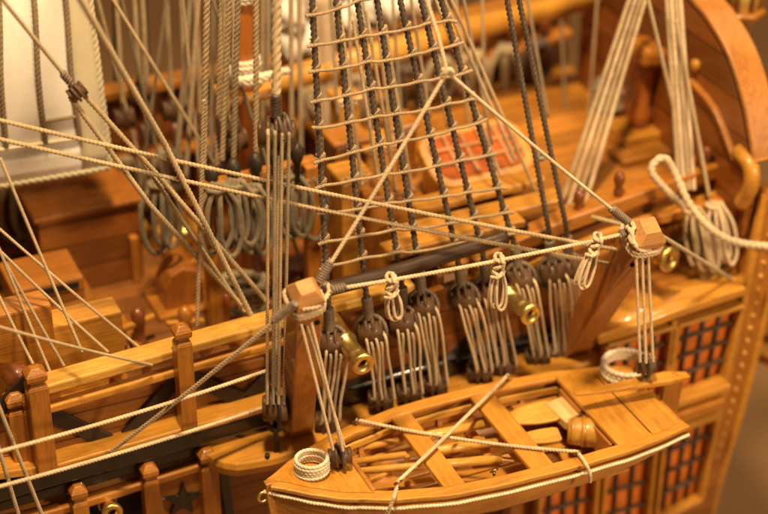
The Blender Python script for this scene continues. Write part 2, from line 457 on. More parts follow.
# transom wall and its curved cap
cap_t = [tuple(at(px, py, x=7.05))[1:] for px, py in ((757, 160), (755, 140), (747, 98), (733, 55), (713, 20), (698, 2))]; cap_t += [(cap_t[-1][0]+a, cap_t[-1][1]+b) for a, b in ((.9, .3), (2.2, .3), (3.4, -.2), (4.3, -1.0))]
crv = spline([V((7.05, a, b)) for a, b in cap_t], 6)
vs = [V((7.0, p.y, 1.6)) for p in crv]+[V((7.0, p.y, p.z)) for p in crv]; n = len(crv)
mb = MB(); mb.grid([vs[:n], vs[n:]], False); part('transom', 'red_x', mb, 0, solid=.2)
mb = MB(); mb.sweep([p+V((.28, 0, 0)) for p in crv], [(-.42, -.1), (.42, -.1), (.42, .1), (-.42, .1)], up=V((0, -1, .001)))
MBcap = MB(); vs = []; fs = []
for i, p in enumerate(crv):
    t = (crv[min(i+1, n-1)]-crv[max(i-1, 0)]).normalized(); nn = V((0, -t.z, t.y))
    if nn.dot(p-V((7.05, 4.2, 3.2))) < 0: nn = -nn
    for a, b in ((-.15, -.08), (.5, -.08), (.5, .1), (-.15, .1)): vs.append(V((7.05+a, 0, 0))+V((0, p.y, p.z))+nn*b)
for i in range(n-1):
    for j in range(4): fs.append((i*4+j, (i+1)*4+j, (i+1)*4+(j+1) % 4, i*4+(j+1) % 4))
fs += [(3, 2, 1, 0), tuple(range(4*n-4, 4*n))]
MBcap.add(vs, fs); part('taffrail', 'amber_y', MBcap, .03)
mb = MB(); q = at(746, 165, y=.5)             # scroll under the taffrail
mb.sweep(spline([at(738, 150, x=6.9), at(750, 165, x=6.9), at(751, 185, x=6.9), at(741, 204, x=6.9)], 6), [(.17*math.cos(k*.785), .17*math.sin(k*.785)) for k in range(8)], up=X, smooth=True)
part('quarter_scroll', 'honey', mb, 0)
mb = MB(); mb.beam(at(700, 162, y=1.6), at(738, 152, y=1.0), .14, .14); part('cleat', 'brace', mb)

# stern corner post with its row of beads
e0 = [at(768, 185, y=.35), at(753, 262, y=.15), at(739, 330, y=.1), at(722, 400, y=.15), at(703, 465, y=.35), at(686, 530, y=.5)]
e0 = spline(e0, 6)
mb = MB(); mb.rect_sweep(e0, .5, .62, up=V((0, -1, 0))); part('corner_post', 'amber_z', mb, .06)
for dx in (-.3, .3):
    mb = MB(); mb.rect_sweep([p+V((dx, -.3, 0)) for p in e0], .16, .16, up=V((0, -1, 0))); part('corner_moulding', 'honey', mb, .03)
rs = resample(e0, .3)
for p in rs[1:]:
    mb = MB(); mb.lathe(p+V((0, -.30, 0)), (0, -1, 0), [(0, .055), (.04, .05), (.065, .028), (.073, .005)], n=10)
    part('bead', 'pale', mb, 0)
mb = MB(); mb.box(at(752, 300, y=.5)+V((.75, .3, 0)), (.55, 0, 0), (0, .6, 0), (0, 0, 3.2)); part('stern_side', 'amber_z', mb, .1) if False else None
mb = MB(); q = at(768, 352, y=.8); mb.beam(q+V((-.3, 0, -.05)), q+V((1.6, 1.0, .3)), .8, .26); part('gallery_bracket', 'honey', mb)
mb = MB(); mb.beam(q+V((.1, .2, .2)), q+V((1.6, 1.0, 1.6)), .5, .4); part('gallery_bracket', 'amber', mb)

# quarter gallery
def gp(px, py, y=-.35): return at(px, py, y=y)
def slab(quad, t, m, name, bevel=.03):
    """four photo corners on the gallery side made into a board of thickness t behind it"""
    p = [V(q) for q in quad]; nrm = (p[1]-p[0]).cross(p[3]-p[0]).normalized()
    if nrm.y > 0: nrm = -nrm
    b = [q-nrm*t for q in p]; mb = MB()
    fs = [(0, 1, 2, 3), (7, 6, 5, 4)]+[(k, 4+k, 4+(k+1) % 4, (k+1) % 4) for k in range(4)]
    mb.add(p+b, fs); return part(name, m, mb, bevel)
rail(spline([gp(596, 338, -.3), gp(640, 324, -.5), gp(690, 306, -.5), gp(742, 289, -.3)], 6), .24, .2, 'honey', 'gallery_cornice')
vs_t = [gp(592, 334, -.3), gp(640, 320, -.5), gp(690, 302, -.5), gp(744, 285, -.25)]
mb = MB(); bk = [at(610, 298, y=1.0), at(650, 290, y=1.05), at(690, 280, y=1.15), at(745, 262, y=1.3)]
mb.grid([vs_t, [a.lerp(b, .5)+Z*.16 for a, b in zip(vs_t, bk)], bk]); part('gallery_roof', 'honey', mb, 0, solid=.14)
def window(x0, y0t, y0b, x1, y1t, y1b, nx, ny, y=-.3, dx=(0, 0)):
    """window framed on the gallery, leaning lower corners by dx, panes and dark lattice"""
    a, b, c, d = gp(x0, y0t, y), gp(x1, y1t, y), gp(x1+dx[1], y1b, y), gp(x0+dx[0], y0b, y)
    ins = V((0, .16, 0)); mb = MB()
    mb.add([a+ins, b+ins, c+ins, d+ins, a+ins*1.4, b+ins*1.4, c+ins*1.4, d+ins*1.4], [(3, 2, 1, 0), (4, 5, 6, 7), (0, 1, 5, 4), (1, 2, 6, 5), (2, 3, 7, 6), (3, 0, 4, 7)])
    w = part('window', 'pane', mb, 0)
    mb = MB(); i2 = V((0, .11, 0))
    for k in range(nx+1):
        t = k/nx; mb.tube([a.lerp(b, t)+i2, d.lerp(c, t)+i2], .042, n=6)
    for k in range(ny+1):
        t = k/ny; mb.tube([a.lerp(d, t)+i2-V((0, .05, 0)), b.lerp(c, t)+i2-V((0, .05, 0))], .045, n=6)
    mb.build('lattice', M['lattice'], w)
    mb = MB()
    for p, q in ((a, b), (d, c)): mb.beam(p, q, .10, .26, up=V((0, -1, 0)))
    for p, q in ((a, d), (b, c)): mb.beam(p, q, .10, .22, up=V((0, -1, 0)))
    mb.build('frame', M['honey'], w, bevel=.03)
window(605, 344, 424, 672, 325, 399, 5, 4, dx=(-6, -9))
window(676, 324, 398, 741, 304, 378, 4, 4, dx=(-9, -18))
window(540, 468, 560, 598, 452, 545, 4, 4, dx=(-5, -7))
window(606, 450, 540, 655, 436, 526, 3, 4, dx=(-7, -9))
window(663, 434, 520, 716, 414, 497, 4, 4, dx=(-9, -16))
for k, (a, b, ya) in enumerate((((596, 428), (718, 388), -.42), ((594, 445), (712, 404), -.5), ((592, 458), (706, 416), -.42))):
    rail([gp(*a, ya), gp(b[0]+10, b[1]-3, ya)], .26, .26 if k == 1 else .18, 'honey' if k != 1 else 'amber', 'gallery_belt')
slab([gp(520, 440, -.05), gp(740, 385, -.05), gp(706, 545, -.05), gp(500, 590, -.05)], .3, 'hullside', 'gallery_wall')
slab([gp(590, 340, -.08), gp(752, 294, -.08), gp(728, 430, -.08), gp(580, 465, -.08)], .3, 'hullside', 'gallery_wall')
rail([gp(674, 320), gp(663, 412)], .12, .14, 'honey', 'gallery_mullion')
mb = MB(); mb.box((5.0, .6, -2.2), (1.9, 0, 0), (0, .6, 0), (0, 0, 3.0)); part('gallery_body', 'hullside', mb, 0)

# ================================================================== DAVITS
def davit(base, head, w, label, tip):
    base, head = V(base), V(head)
    e = empty('davit', base, label, 'davit', 'boat davits')
    ax = (head-base).normalized(); sd = ax.cross(Y).normalized(); ot = sd.cross(ax).normalized()
    mb = MB(); mb.box((base+head)/2, (head-base)/2, sd*w/2, ot*w/2); mb.build('post', M['davit'], e, bevel=.04)
    # head: flared square with a low pyramid cap, turned to the post
    mb = MB(); h = .5*tip; prof = [(-.06, .42), (.03, .52), (.18, .545), (.22, .53), (.42, .30), (.425, .275)]
    vs = [head+ax*a+sd*i*r*w+ot*j*r*w for a, r in prof for i, j in ((-1, -1), (1, -1), (1, 1), (-1, 1))]
    fs = [(k*4+j, k*4+(j+1) % 4, k*4+4+(j+1) % 4, k*4+4+j) for k in range(len(prof)-1) for j in range(4)]
    fs += [(3, 2, 1, 0), tuple(range(4*len(prof)-4, 4*len(prof)))]
    mb.add(vs, fs); mb.build('cap', M['cap'], e, bevel=.03)
    for k in (-.28, .28):
        mb = MB(); mb.lathe(head-ax*.42-ot*w*.5+sd*k*w, -ot, [(-.02, .05), (.04, .05), (.045, .02)], n=10)
        mb.build('sheave_hole', M['bore'], e)
    return e, ax, sd, ot
HL = at(305, 300, y=-1.7); HR = at(642, 238, y=-1.7)
dl = davit(at(297, 432, y=.25), HL, .48, 'upright brown boat davit at the bow end of the rowing boat', 1)
dr = davit(at(566, 352, y=.35), HR, .55, 'leaning brown boat davit behind the transom end of the rowing boat', 1)

# ropes made fast to the davit heads
def neck_loop(head, axs, w, label, tail):
    _, ax, sd, ot = axs
    mb = MB(); r = w*.60; c = head-ax*.05
    pts = [c+sd*i*r+ot*j*r for i, j in ((-1, -.6), (-.6, -1), (.6, -1), (1, -.6), (1, .6), (.6, 1), (-.6, 1), (-1, .6))]
    pts = spline(pts+[pts[0]], 5)
    laid(mb, pts, .038)
    pts2 = [p+ax*.075+ot*.01 for p in pts]; laid(mb, pts2, .038)
    return tag(mb.build('rope_collar', M['light'], origin=c), label, 'rope collar', 'rope collars of the davits')
neck_loop(HL, dl, .48, 'rope collar lashed round the head of the upright davit', 0)
neck_loop(HR, dr, .55, 'rope collar lashed round the head of the leaning davit', 0)

SL = at(330, 290, y=-1.75); SR = at(632, 232, y=-1.75)
span = line('taut light rope with three tassels stretched between the two davit heads', sag(SL, SR, .06), .033, 'light')
for px, py, w_ in ((340, 289, 8),):
    mb = MB(); laid(mb, spline([at(302, 309, y=-2.0), at(318, 306, y=-1.98), at(327, 296, y=-1.8), SL], 6), .04)
    laid(mb, spline([at(318, 283, y=-1.6), at(327, 284, y=-1.6), SL], 5), .04)
    tag(mb.build('rope_eye', M['light'], origin=SL), 'spliced eye joining the span rope to the upright davit', 'rope eye')
mb = MB()
laid(mb, spline([at(650, 251, y=-1.98), at(640, 250, y=-2.02), at(633, 241, y=-1.95), SR], 5), .042)
laid(mb, spline([at(628, 222, y=-1.7), at(634, 226, y=-1.8), at(630, 238, y=-1.9), at(636, 247, y=-2.0)], 5), .042)
laid(mb, spline([at(626, 226, y=-1.8), at(632, 234, y=-1.9), at(633, 244, y=-1.98)], 5), .04)
tag(mb.build('rope_eye', M['light'], origin=SR), 'knotted rope eye beside the leaning davit head', 'rope eye')

def whip(a, b, r, label, m='seize', cat='seizing'):
    """close turns of twine wound round a rope from a to b"""
    a, b = V(a), V(b); ax = (b-a); n = max(3, int(ax.length/.045)); t = ax.normalized()
    s = t.cross(Z if abs(t.z) < .9 else X).normalized(); q = t.cross(s)
    pts = [a+ax*(i/(n*8))+(s*math.cos(i*math.pi/4)+q*math.sin(i*math.pi/4))*r for i in range(n*8+1)]
    mb = MB(); mb.tube(pts, .027, n=6); mb.tube([a, b], r*.9, n=8)
    if label is None: return mb
    return tag(mb.build('seizing', M[m], origin=a), label, cat, 'twine seizings on the davit ropes')
whip(SL, SL.lerp(SR, .045), .06, 'grey twine seizing on the span rope next to the upright davit')
whip(SR.lerp(SL, .045), SR.lerp(SL, .012), .06, 'grey twine seizing on the span rope next to the leaning davit')

TOP = at(447, 72, y=-1.3)
bl = [at(318, 283, y=-1.6), TOP]; br = [TOP, at(628, 222, y=-1.7)]
line('light bridle rope rising from the upright davit to the apex', sag(*bl, .04), .032, 'light')
line('light bridle rope falling from the apex to the leaning davit', sag(*br, .04), .030, 'light')
whip(bl[0], V(bl[0]).lerp(TOP, .10), .062, 'twine seizing at the foot of the bridle by the upright davit')
whip(V(br[1]).lerp(TOP, .10), br[1], .06, 'twine seizing at the foot of the bridle by the leaning davit')
line('light hauling rope rising out of frame from the bridle apex', [TOP, at(438, 36, y=-1.1), at(424, -8, y=-.8)], .032, 'light')
mb = MB(); laid(mb, spline([TOP+V((-.08, 0, -.06)), TOP+V((0, -.06, .07)), TOP+V((.1, 0, -.05)), TOP+V((0, .06, 0)), TOP+V((-.07, 0, .05))], 5), .045)
tag(mb.build('rope_knot', M['light'], origin=TOP), 'small knot at the apex of the davit bridle', 'knot')

def tassel(p, hang, label, loops):
    p = V(p); e = empty('rope_tassel', p, label, 'rope tassel', 'tassels knotted on the davit span rope')
    d = V(hang).normalized(); s = d.cross(Y).normalized(); q = d.cross(s).normalized()
    mb = MB()
    for k, (rr, off) in enumerate(((.11, -.06), (.125, .03), (.12, .12), (.135, .25))):
        rr *= .68; pts = [p+d*off*.8+(s*math.cos(a)+q*math.sin(a))*rr+d*.05*math.sin(a+k*2.1) for a in [i*.3926991 for i in range(17)]]
        laid(mb, pts, .033)
    laid(mb, spline([p-d*.14+s*.02, p-d*.02+q*.13, p+d*.1+s*.1, p+d*.26+q*.12-s*.04, p+d*.3-s*.15], 6), .031)
    mb.build('knot', M['light'], e)
    mb = MB()
    for k in range(loops):
        ph = (k-(loops-1)/2)/loops; L_ = V(hang).length*(1-.08*(k % 2))
        w = .07+.025*(k % 3); o = q*(.09*ph)+s*(.05*ph)
        pts = [p+d*.25-s*.05+o, p+d*(.25+L_*.4)-s*w+o*2, p+d*(.25+L_*.85)-s*w*.9+o*2.4, p+d*(.25+L_*1.0)+o*2.6, p+d*(.25+L_*.85)+s*w*.9+o*2.4, p+d*(.25+L_*.4)+s*w+o*2, p+d*.25+s*.05+o]
        laid(mb, spline(pts, 7), .026)
    mb.build('loops', M['light'], e)
def on_span(px):
    t = (px-330)/(632-330); return SL.lerp(SR, t)-Z*.06*4*t*(1-t)
tassel(on_span(388), (.02, -.05, -.52), 'rope tassel on the span rope closest to the upright davit', 4)
tassel(on_span(494), (-.04, -.05, -.70), 'long middle rope tassel of the three on the span rope', 5)
tassel(on_span(595), (-.24, -.05, -.66), 'slanting rope tassel on the span rope closest to the leaning davit', 4)

# guys running from the davits
line('light guy rope running from the upright davit down to the ship side', sag(at(296, 303, y=-2.0), at(110, 452, y=.3), .05), .036, 'tan')
whip(at(296, 303, y=-2.0), at(274, 320, y=-1.75), .058, 'twine seizing on the guy of the upright davit')
line('light guy rope from the leaning davit aft to the stern gallery', [at(655, 232, y=-1.5), at(738, 283, y=.1)], .036, 'tan')
line('short rope end behind the leaning davit head', [at(592, 217, y=.3), at(636, 228, y=-.8)], .04, 'tan')

# ================================================================== THE ROWING BOAT
YC = -2.15; XB, XT = -4.22, 3.68; BZ = .42
HB = [(0, .0), (.03, .2), (.08, .52), (.15, .86), (.25, 1.2), (.38, 1.45), (.5, 1.52), (.65, 1.53), (.8, 1.46), (.9, 1.32), (1, 1.12)]
SH = [(0, .72), (.15, .60), (.35, .53), (.55, .48), (.75, .42), (.9, .35), (1, .31)]
KL = [(0, -.1), (.06, -.5), (.2, -.68), (.8, -.78), (1, -.65)]
def bx(t): return XB+(XT-XB)*t
def hbt(t): return interp(t, HB)*.92
def shr(t): return interp(t, SH)-.06
def sec(t, u, inset=0):
    """point of the skin on the far side (+y); u from keel to gunwale"""
    hb = max(.0, hbt(t)-inset); k = interp(t, KL)+inset
    a = u*math.pi/2
    full = interp(t, [(0, .3), (.2, .8), (.5, 1), (.85, .85), (1, .7)])
    yy = hb*((1-full)*u**1.3+full*math.sin(a)**.75)
    zz = k+(shr(t)-k)*((1-full)*u+full*(1-math.cos(a))**.9)
    return yy, zz
boat = empty('rowing_boat', (0, YC, -.85), 'honey coloured open wooden rowing boat slung from the two davits', 'rowing boat')
def bpart(name, m, mb, bevel=.02, parent=None, **k): return mb.build(name, M[m], parent or boat, bevel=bevel, **k)
TS = [0, .015, .03, .05, .08, .115, .16]+[.2+.05*i for i in range(17)]
STR = 7
def skin(side, inset, lap):
    rows = []
    for t in TS:
        r = []
        for s in range(STR):
            for e in (0, 1):
                u = (s+e)/STR; y_, z_ = sec(t, u, inset)
                k = lap*(1-e)*min(1, t*12)
                r.append(V((bx(t)-(.0 if t else .0), YC+side*(y_+k), z_)))
        rows.append(r)
    return rows
mb = MB()
for side in (-1, 1):
    mb.grid(skin(side, 0, .035), False); mb.grid([r[::-1] for r in skin(side, .07, .03)], False)
bpart('planking', 'boatskin', mb, 0)
mb = MB(); o_ = [sec(1, u/10) for u in range(11)]
out = [(-y_, z_) for y_, z_ in o_[::-1]]+[(y_, z_) for y_, z_ in o_[1:]]
mb.plate([(y_, z_) for y_, z_ in out], .14, V((XT-.02, YC, 0)), Y, Z); bpart('transom', 'boatskin', mb)
mb = MB(); mb.rect_sweep(spline([V((XB-.03, YC, .78)), V((XB+.02, YC, .2)), V((XB+.15, YC, -.35)), V((XB+.8, YC, -.66)), V((0, YC, -.78)), V((XT, YC, -.8))], 6), .13, .14, up=Y); bpart('keel', 'boatskin', mb)
def edge(side, ins=0, dz=0, t0=0, t1=1, n=40):
    return [V((bx(t), YC+side*max(0, hbt(t)-ins), shr(t)+dz)) for t in [t0+(t1-t0)*i/n for i in range(n+1)]]
for side in (-1, 1):
    mb = MB(); mb.rect_sweep(edge(side, .06, .05, .004), .27, .09); bpart('gunwale', 'honey', mb, .025)
    mb = MB(); mb.rect_sweep(edge(side, -.045, -.10, .01), .07, .09); bpart('rubbing_strake', 'amber', mb, .02)
    mb = MB(); mb.rect_sweep(edge(side, .19, -.18, .15, .97), .06, .14); bpart('inwale', 'pale', mb, .02)
    mb = MB()                                  # seat riser
    mb.rect_sweep([V((bx(t), YC+side*(sec(t, .62, .07)[0]-.03), sec(t, .62, .07)[1])) for t in [.14+.022*i for i in range(38)]], .07, .1); bpart('stringer', 'pale', mb, .02)
    mb = MB()
    mb.rect_sweep([V((bx(t), YC+side*(sec(t, .40, .07)[0]-.03), sec(t, .40, .07)[1])) for t in [.14+.022*i for i in range(38)]], .07, .08); bpart('stringer', 'pale', mb, .02)
for t in [.27, .49, .71]:    # ribs
    mb = MB(); pts = [V((bx(t), YC-(sec(t, u/10, .10)[0]), sec(t, u/10, .10)[1])) for u in range(9, -1, -1)]+[V((bx(t), YC+sec(t, u/10, .10)[0], sec(t, u/10, .10)[1])) for u in range(1, 10)]
    mb.rect_sweep(pts, .1, .06, up=X) if False else mb.sweep(pts, [(-.03, -.05), (.03, -.05), (.03, .05), (-.03, .05)], up=X); bpart('rib', 'amber', mb, .01)
for k in range(5):                             # bottom boards
    mb = MB(); y_ = YC+(k-2)*.36; mb.box((.3, y_, -.50), (2.9-.3*abs(k-2), 0, 0), (0, .16, 0), (0, 0, .025)); bpart('bottom_board', 'honey', mb, .015)
# foredeck
ts = [.008+.018*i for i in range(12)]
vs = []
mb = MB(); rows = []
tmax = .205
rows = [[V((bx(t), YC+s*max(.01, hbt(t)-.10), shr(t)+.08)) for s in (-1, -.5, 0, .5, 1)] for t in [.01+(tmax-.01)*i/12 for i in range(13)]]
mb.grid(rows, False); bpart('foredeck', 'honey_y', mb, 0, solid=.07)
mb = MB(); mb.rect_sweep([V((bx(tmax), YC-hbt(tmax)+.15, shr(tmax)+.05)), V((bx(tmax), YC+hbt(tmax)-.15, shr(tmax)+.05))], .08, .2); bpart('foredeck_beam', 'amber_y', mb)
# thwarts
for t, w in ((.385, .40), (.60, .46)):
    mb = MB(); h = hbt(t)-.12; mb.box((bx(t), YC, shr(t)+.02), (w/2, 0, 0), (0, h, 0), (0, 0, .05)); bpart('thwart', 'honey_y', mb, .025)
t = .50; 
# stern sheets
t0, t1 = .80, .985
rows = [[V((bx(t), YC+s*(hbt(t)-.10), shr(t)+.07)) for s in (-1, 0, 1)] for t in (t0, .86, .895)]
mb = MB(); mb.grid(rows, False); bpart('stern_seat', 'honey_y', mb, 0, solid=.07)
rows = [[V((bx(t), YC+s*(hbt(t)-.10), shr(t)+.075)) for s in (-1, 0, 1)] for t in (.90, .94, t1)]
mb = MB(); mb.grid(rows, False); bpart('stern_seat', 'honey_y', mb, 0, solid=.07)
for side in (-1, 1):                           # side benches aft
    rows = [[V((bx(t), YC+side*(sec(t, .70, .07)[0]-q), .02)) for q in (.0, .38)] for t in [.68+.03*i for i in range(5)]]
    mb = MB(); mb.grid(rows, False); bpart('side_bench', 'honey', mb, 0, solid=.05)
mb = MB(); mb.box((bx(.80), YC, .08), (.04, 0, 0), (0, .98, 0), (0, 0, .24)); bpart('seat_front', 'amber_y', mb)
# rudder and tiller
rud = MB(); rud.beam(V((XT+.2, YC, -.7)), V((XT+.3, YC, .62)), .12, .42, up=X); rb = bpart('rudder', 'amber_z', rud, .03)
mb = MB(); mb.sweep([at(688, 375, y=YC), at(668, 378, y=YC), at(640, 383, y=YC), at(600, 390, y=YC), at(574, 394, y=YC)], [(-.13, -.05), (.13, -.05), (.13, .05), (-.13, .05)], scale=[.7, 1.25, 1.05, .7, .5])
bpart('tiller', 'honey', mb, .03)
mb = MB(); mb.lathe(at(674, 379, y=YC)+Z*.03, Z, [(0, .07), (.06, .07), (.09, .03)], n=10); bpart('tiller_bolt', 'amber_z', mb, 0)
# eyes in the gunwale
def eye(c, r=.085):
    mb = MB(); mb.tube(ring_pts(V(c)+Z*.08, X*.8+Y*.2, Z*.6-Y*.6, r, 16), .022, n=6, close=True); mb.lathe(V(c)-Z*.02, Z, [(0, .03), (.06, .03)], n=8)
    return bpart('ring_eye', 'steel', mb, 0)
E1 = at(356, 424, z=.60); E2 = at(577, 456, z=.46); E3 = at(508, 379, z=.52); E4 = at(398, 486, z=.60); E5 = at(494, 474, z=.53)
for e_ in (E1, E2, E3, E4, E5): eye(e_)
mb = MB(); mb.tube(ring_pts(V((XB-.12, YC, .48)), X, Z, .1, 16), .03, n=6, close=True); bpart('bow_ring', 'brass', mb, 0)
# rope trim round the bow and along the side aft
for sd_ in (-1, 1):
    mb = MB(); laid(mb, [V((XB-.10, YC, shr(0)-.08))]+edge(sd_, -.085, -.10, .0, 1.0, 90)[1:], .03); bpart('rope_fender', 'white', mb, 0)

# boat lashings
line('light lashing rope crossing the boat from far bow gunwale to near quarter', sag(E1+Z*.1, E2+Z*.1, .1)+[at(583, 459, z=.56), at(587, 466, y=-3.76), at(590, 474, y=-3.80), at(590, 482, y=-3.78)], .032, 'light', group='lashing ropes crossed over the boat')
line('light lashing rope crossing the boat from far midships gunwale to near bow', sag(E3+Z*.1, E4+Z*.1, .03)+[at(396, 490, z=.60), at(394, 497, y=-3.60), at(390, 507, y=-3.60), at(384, 522, y=-3.5)], .032, 'light', group='lashing ropes crossed over the boat')

# oars, keg, chock
def oar(a, b, blade, bw, label, m='pale'):
    a, b = V(a), V(b); ax = (b-a).normalized(); e = empty('oar', a, label, 'oar', 'oars lying in the boat')
    mb = MB(); mb.tube([a, b-ax*blade*.9], lambda t: .06+.035*t, n=10); mb.build('shaft', M[m], e)
    sd = ax.cross(Z).normalized(); nz = sd.cross(ax)
    n = 12; L_ = blade; out_ = []
    for i in range(n+1):
        t = i/n; out_.append((t*L_, bw/2*(.25+.75*math.sin(min(1, t*1.35)*math.pi/2))*(1 if t < .93 else .8)))
    mb = MB(); mb.plate([(x_, y_) for x_, y_ in out_]+[(x_, -y_) for x_, y_ in out_[::-1]], .06, b-ax*L_, ax, sd); mb.build('blade', M[m], e, bevel=.02)
oar(at(340, 452, z=0.15), at(556, 410, z=0.17), 1.15, .62, 'oar with the broadest blade, lying on the far side of the boat')
oar(at(350, 462, z=0.03), at(560, 434, z=0.15), .95, .42, 'oar with its blade beside the keg')
oar(at(345, 472, z=0.10), at(545, 455, z=0.15), .9, .34, 'oar lying closest to the near gunwale of the boat')
kc = at(590, 432, z=0.07); ka = (V((.86, -.5, 0))).normalized()
e = empty('keg', kc, 'small wooden keg lying on its side in the stern of the boat', 'keg')
mb = MB(); mb.lathe(kc-ka*.42, ka, [(0, .17), (.01, .23), (.15, .265), (.42, .29), (.69, .265), (.83, .23), (.84, .17)], n=24); mb.build('barrel', M['pale'], e)
for h in (.1, .3, .56, .74):
    mb = MB(); rr = .243 if h in (.1, .74) else .283
    mb.lathe(kc-ka*.42+ka*h, ka, [(-.05, rr-.03), (-.045, rr+.012), (.045, rr+.012), (.05, rr-.03)], n=24, cap=False); mb.build('hoop', M['honey'], e)
mb = MB(); q = at(567, 412, z=0.13); mb.box(q, (.28, .04, 0), (-.04, .36, 0), (0, 0, .10))
tag(mb.build('wood_chock', M['cream'], bevel=.03), 'pale cream wooden slab between the oar blades and the keg', 'slab')
mb = MB(); q = at(407, 466, z=0.00); mb.box(q, (.05, 0, 0), (0, .05, 0), (0, 0, .25)); bpart('stretcher', 'pale', mb)
mb = MB(); q = at(460, 445, z=-0.15); mb.box(q, (.5, 0, 0), (0, .1, 0), (0, 0, .05)); bpart('stretcher', 'pale', mb)
mb = MB(); q = at(475, 437, z=-0.10); mb.box(q, (.08, 0, 0), (0, .5, 0), (0, 0, .05)); bpart('stretcher', 'honey', mb)

# coils in the boat
def flat_coil(c, r, turns, rr, label, m, tail=None, lean=V((0, 0, 1)), group='rope coils in the rowing boat', ry=None, name='rope_coil'):
    c = V(c); up = V(lean).normalized(); e1 = X-up*X.dot(up); e1.normalize(); e2 = up.cross(e1); pts = []
    n = 28
    for i in range(turns*n+1):
        a = 2*math.pi*i/n; k = i/n
        q = r*(1+.03*math.sin(k*2.4)); pts.append(c+(e1*math.cos(a)*q+e2*math.sin(a)*(ry or 1)*q)+up*(rr*1.75*k+rr))
    if tail: pts += spline([pts[-1]]+[V(t_) for t_ in tail], 6)[1:]
    mb = MB(); laid(mb, pts, rr)
    return tag(mb.build(name, M[m], origin=c), label, 'rope coil', group)
BC = V((at(312, 470, z=.25).x, YC, shr(.11)+.13))
flat_coil(at(312, 472, z=shr(.11)+.12), .285, 5, .033, 'tall round coil of white rope on the pointed bow deck of the boat', 'white')
SC = at(627, 374, z=shr(.93)+.12)
flat_coil(SC, .47, 3, .05, 'low wide coil of white rope on the stern seat of the boat', 'white')

# boat falls: tackle from each davit head to the boat
def fall(ropes, bc, up, w, h, label, eyec=None):
    bc = V(bc); e = empty('boat_tackle', bc, label, 'tackle', 'tackles hoisting the rowing boat')
    mb = MB(); block_shell(mb, bc, up, w, h, w*.8, X*.9-Y*.35, 4); mb.build('block', M['block'], e)
    for a, b in ropes:
        mb = MB(); laid(mb, [a, b], .027); mb.build('fall_rope', M['light'], e)
    mb = MB()
    mb.tube(ring_pts(bc, V(up), Y, h*.55, 20, w*.48), .035, n=6, close=True); mb.build('strop', M['dark'], e)
    mb = MB(); mb.tube(ring_pts(bc-V(up)*(h*.6+.06), X, Z, .07, 14), .022, n=6, close=True); mb.lathe(bc-V(up)*(h*.6+.25), Z, [(0, .04), (.14, .04)], n=8); mb.build('hook', M['steel'], e)
lb = at(340, 456, y=YC)
fall([(at(301, 324, y=-1.95), at(333, 450, y=YC-.2)), (at(311, 322, y=-1.95), at(343, 451, y=YC-.2)), (at(306, 323, y=-1.7), at(345, 449, y=YC+.05))], lb, V((-.1, 0, 1)), .42, .42, 'two rope tackle from the upright davit to a dark block on the bow deck')
sb = at(646, 366, y=YC)
fall([(at(636, 256, y=-1.95), at(640, 362, y=YC-.12)), (at(642, 254, y=-1.95), at(646, 363, y=YC-.15)), (at(648, 254, y=-1.95), at(653, 362, y=YC-.1))], sb, Z, .36, .42, 'three rope tackle from the leaning davit to a dark block over the stern seat')

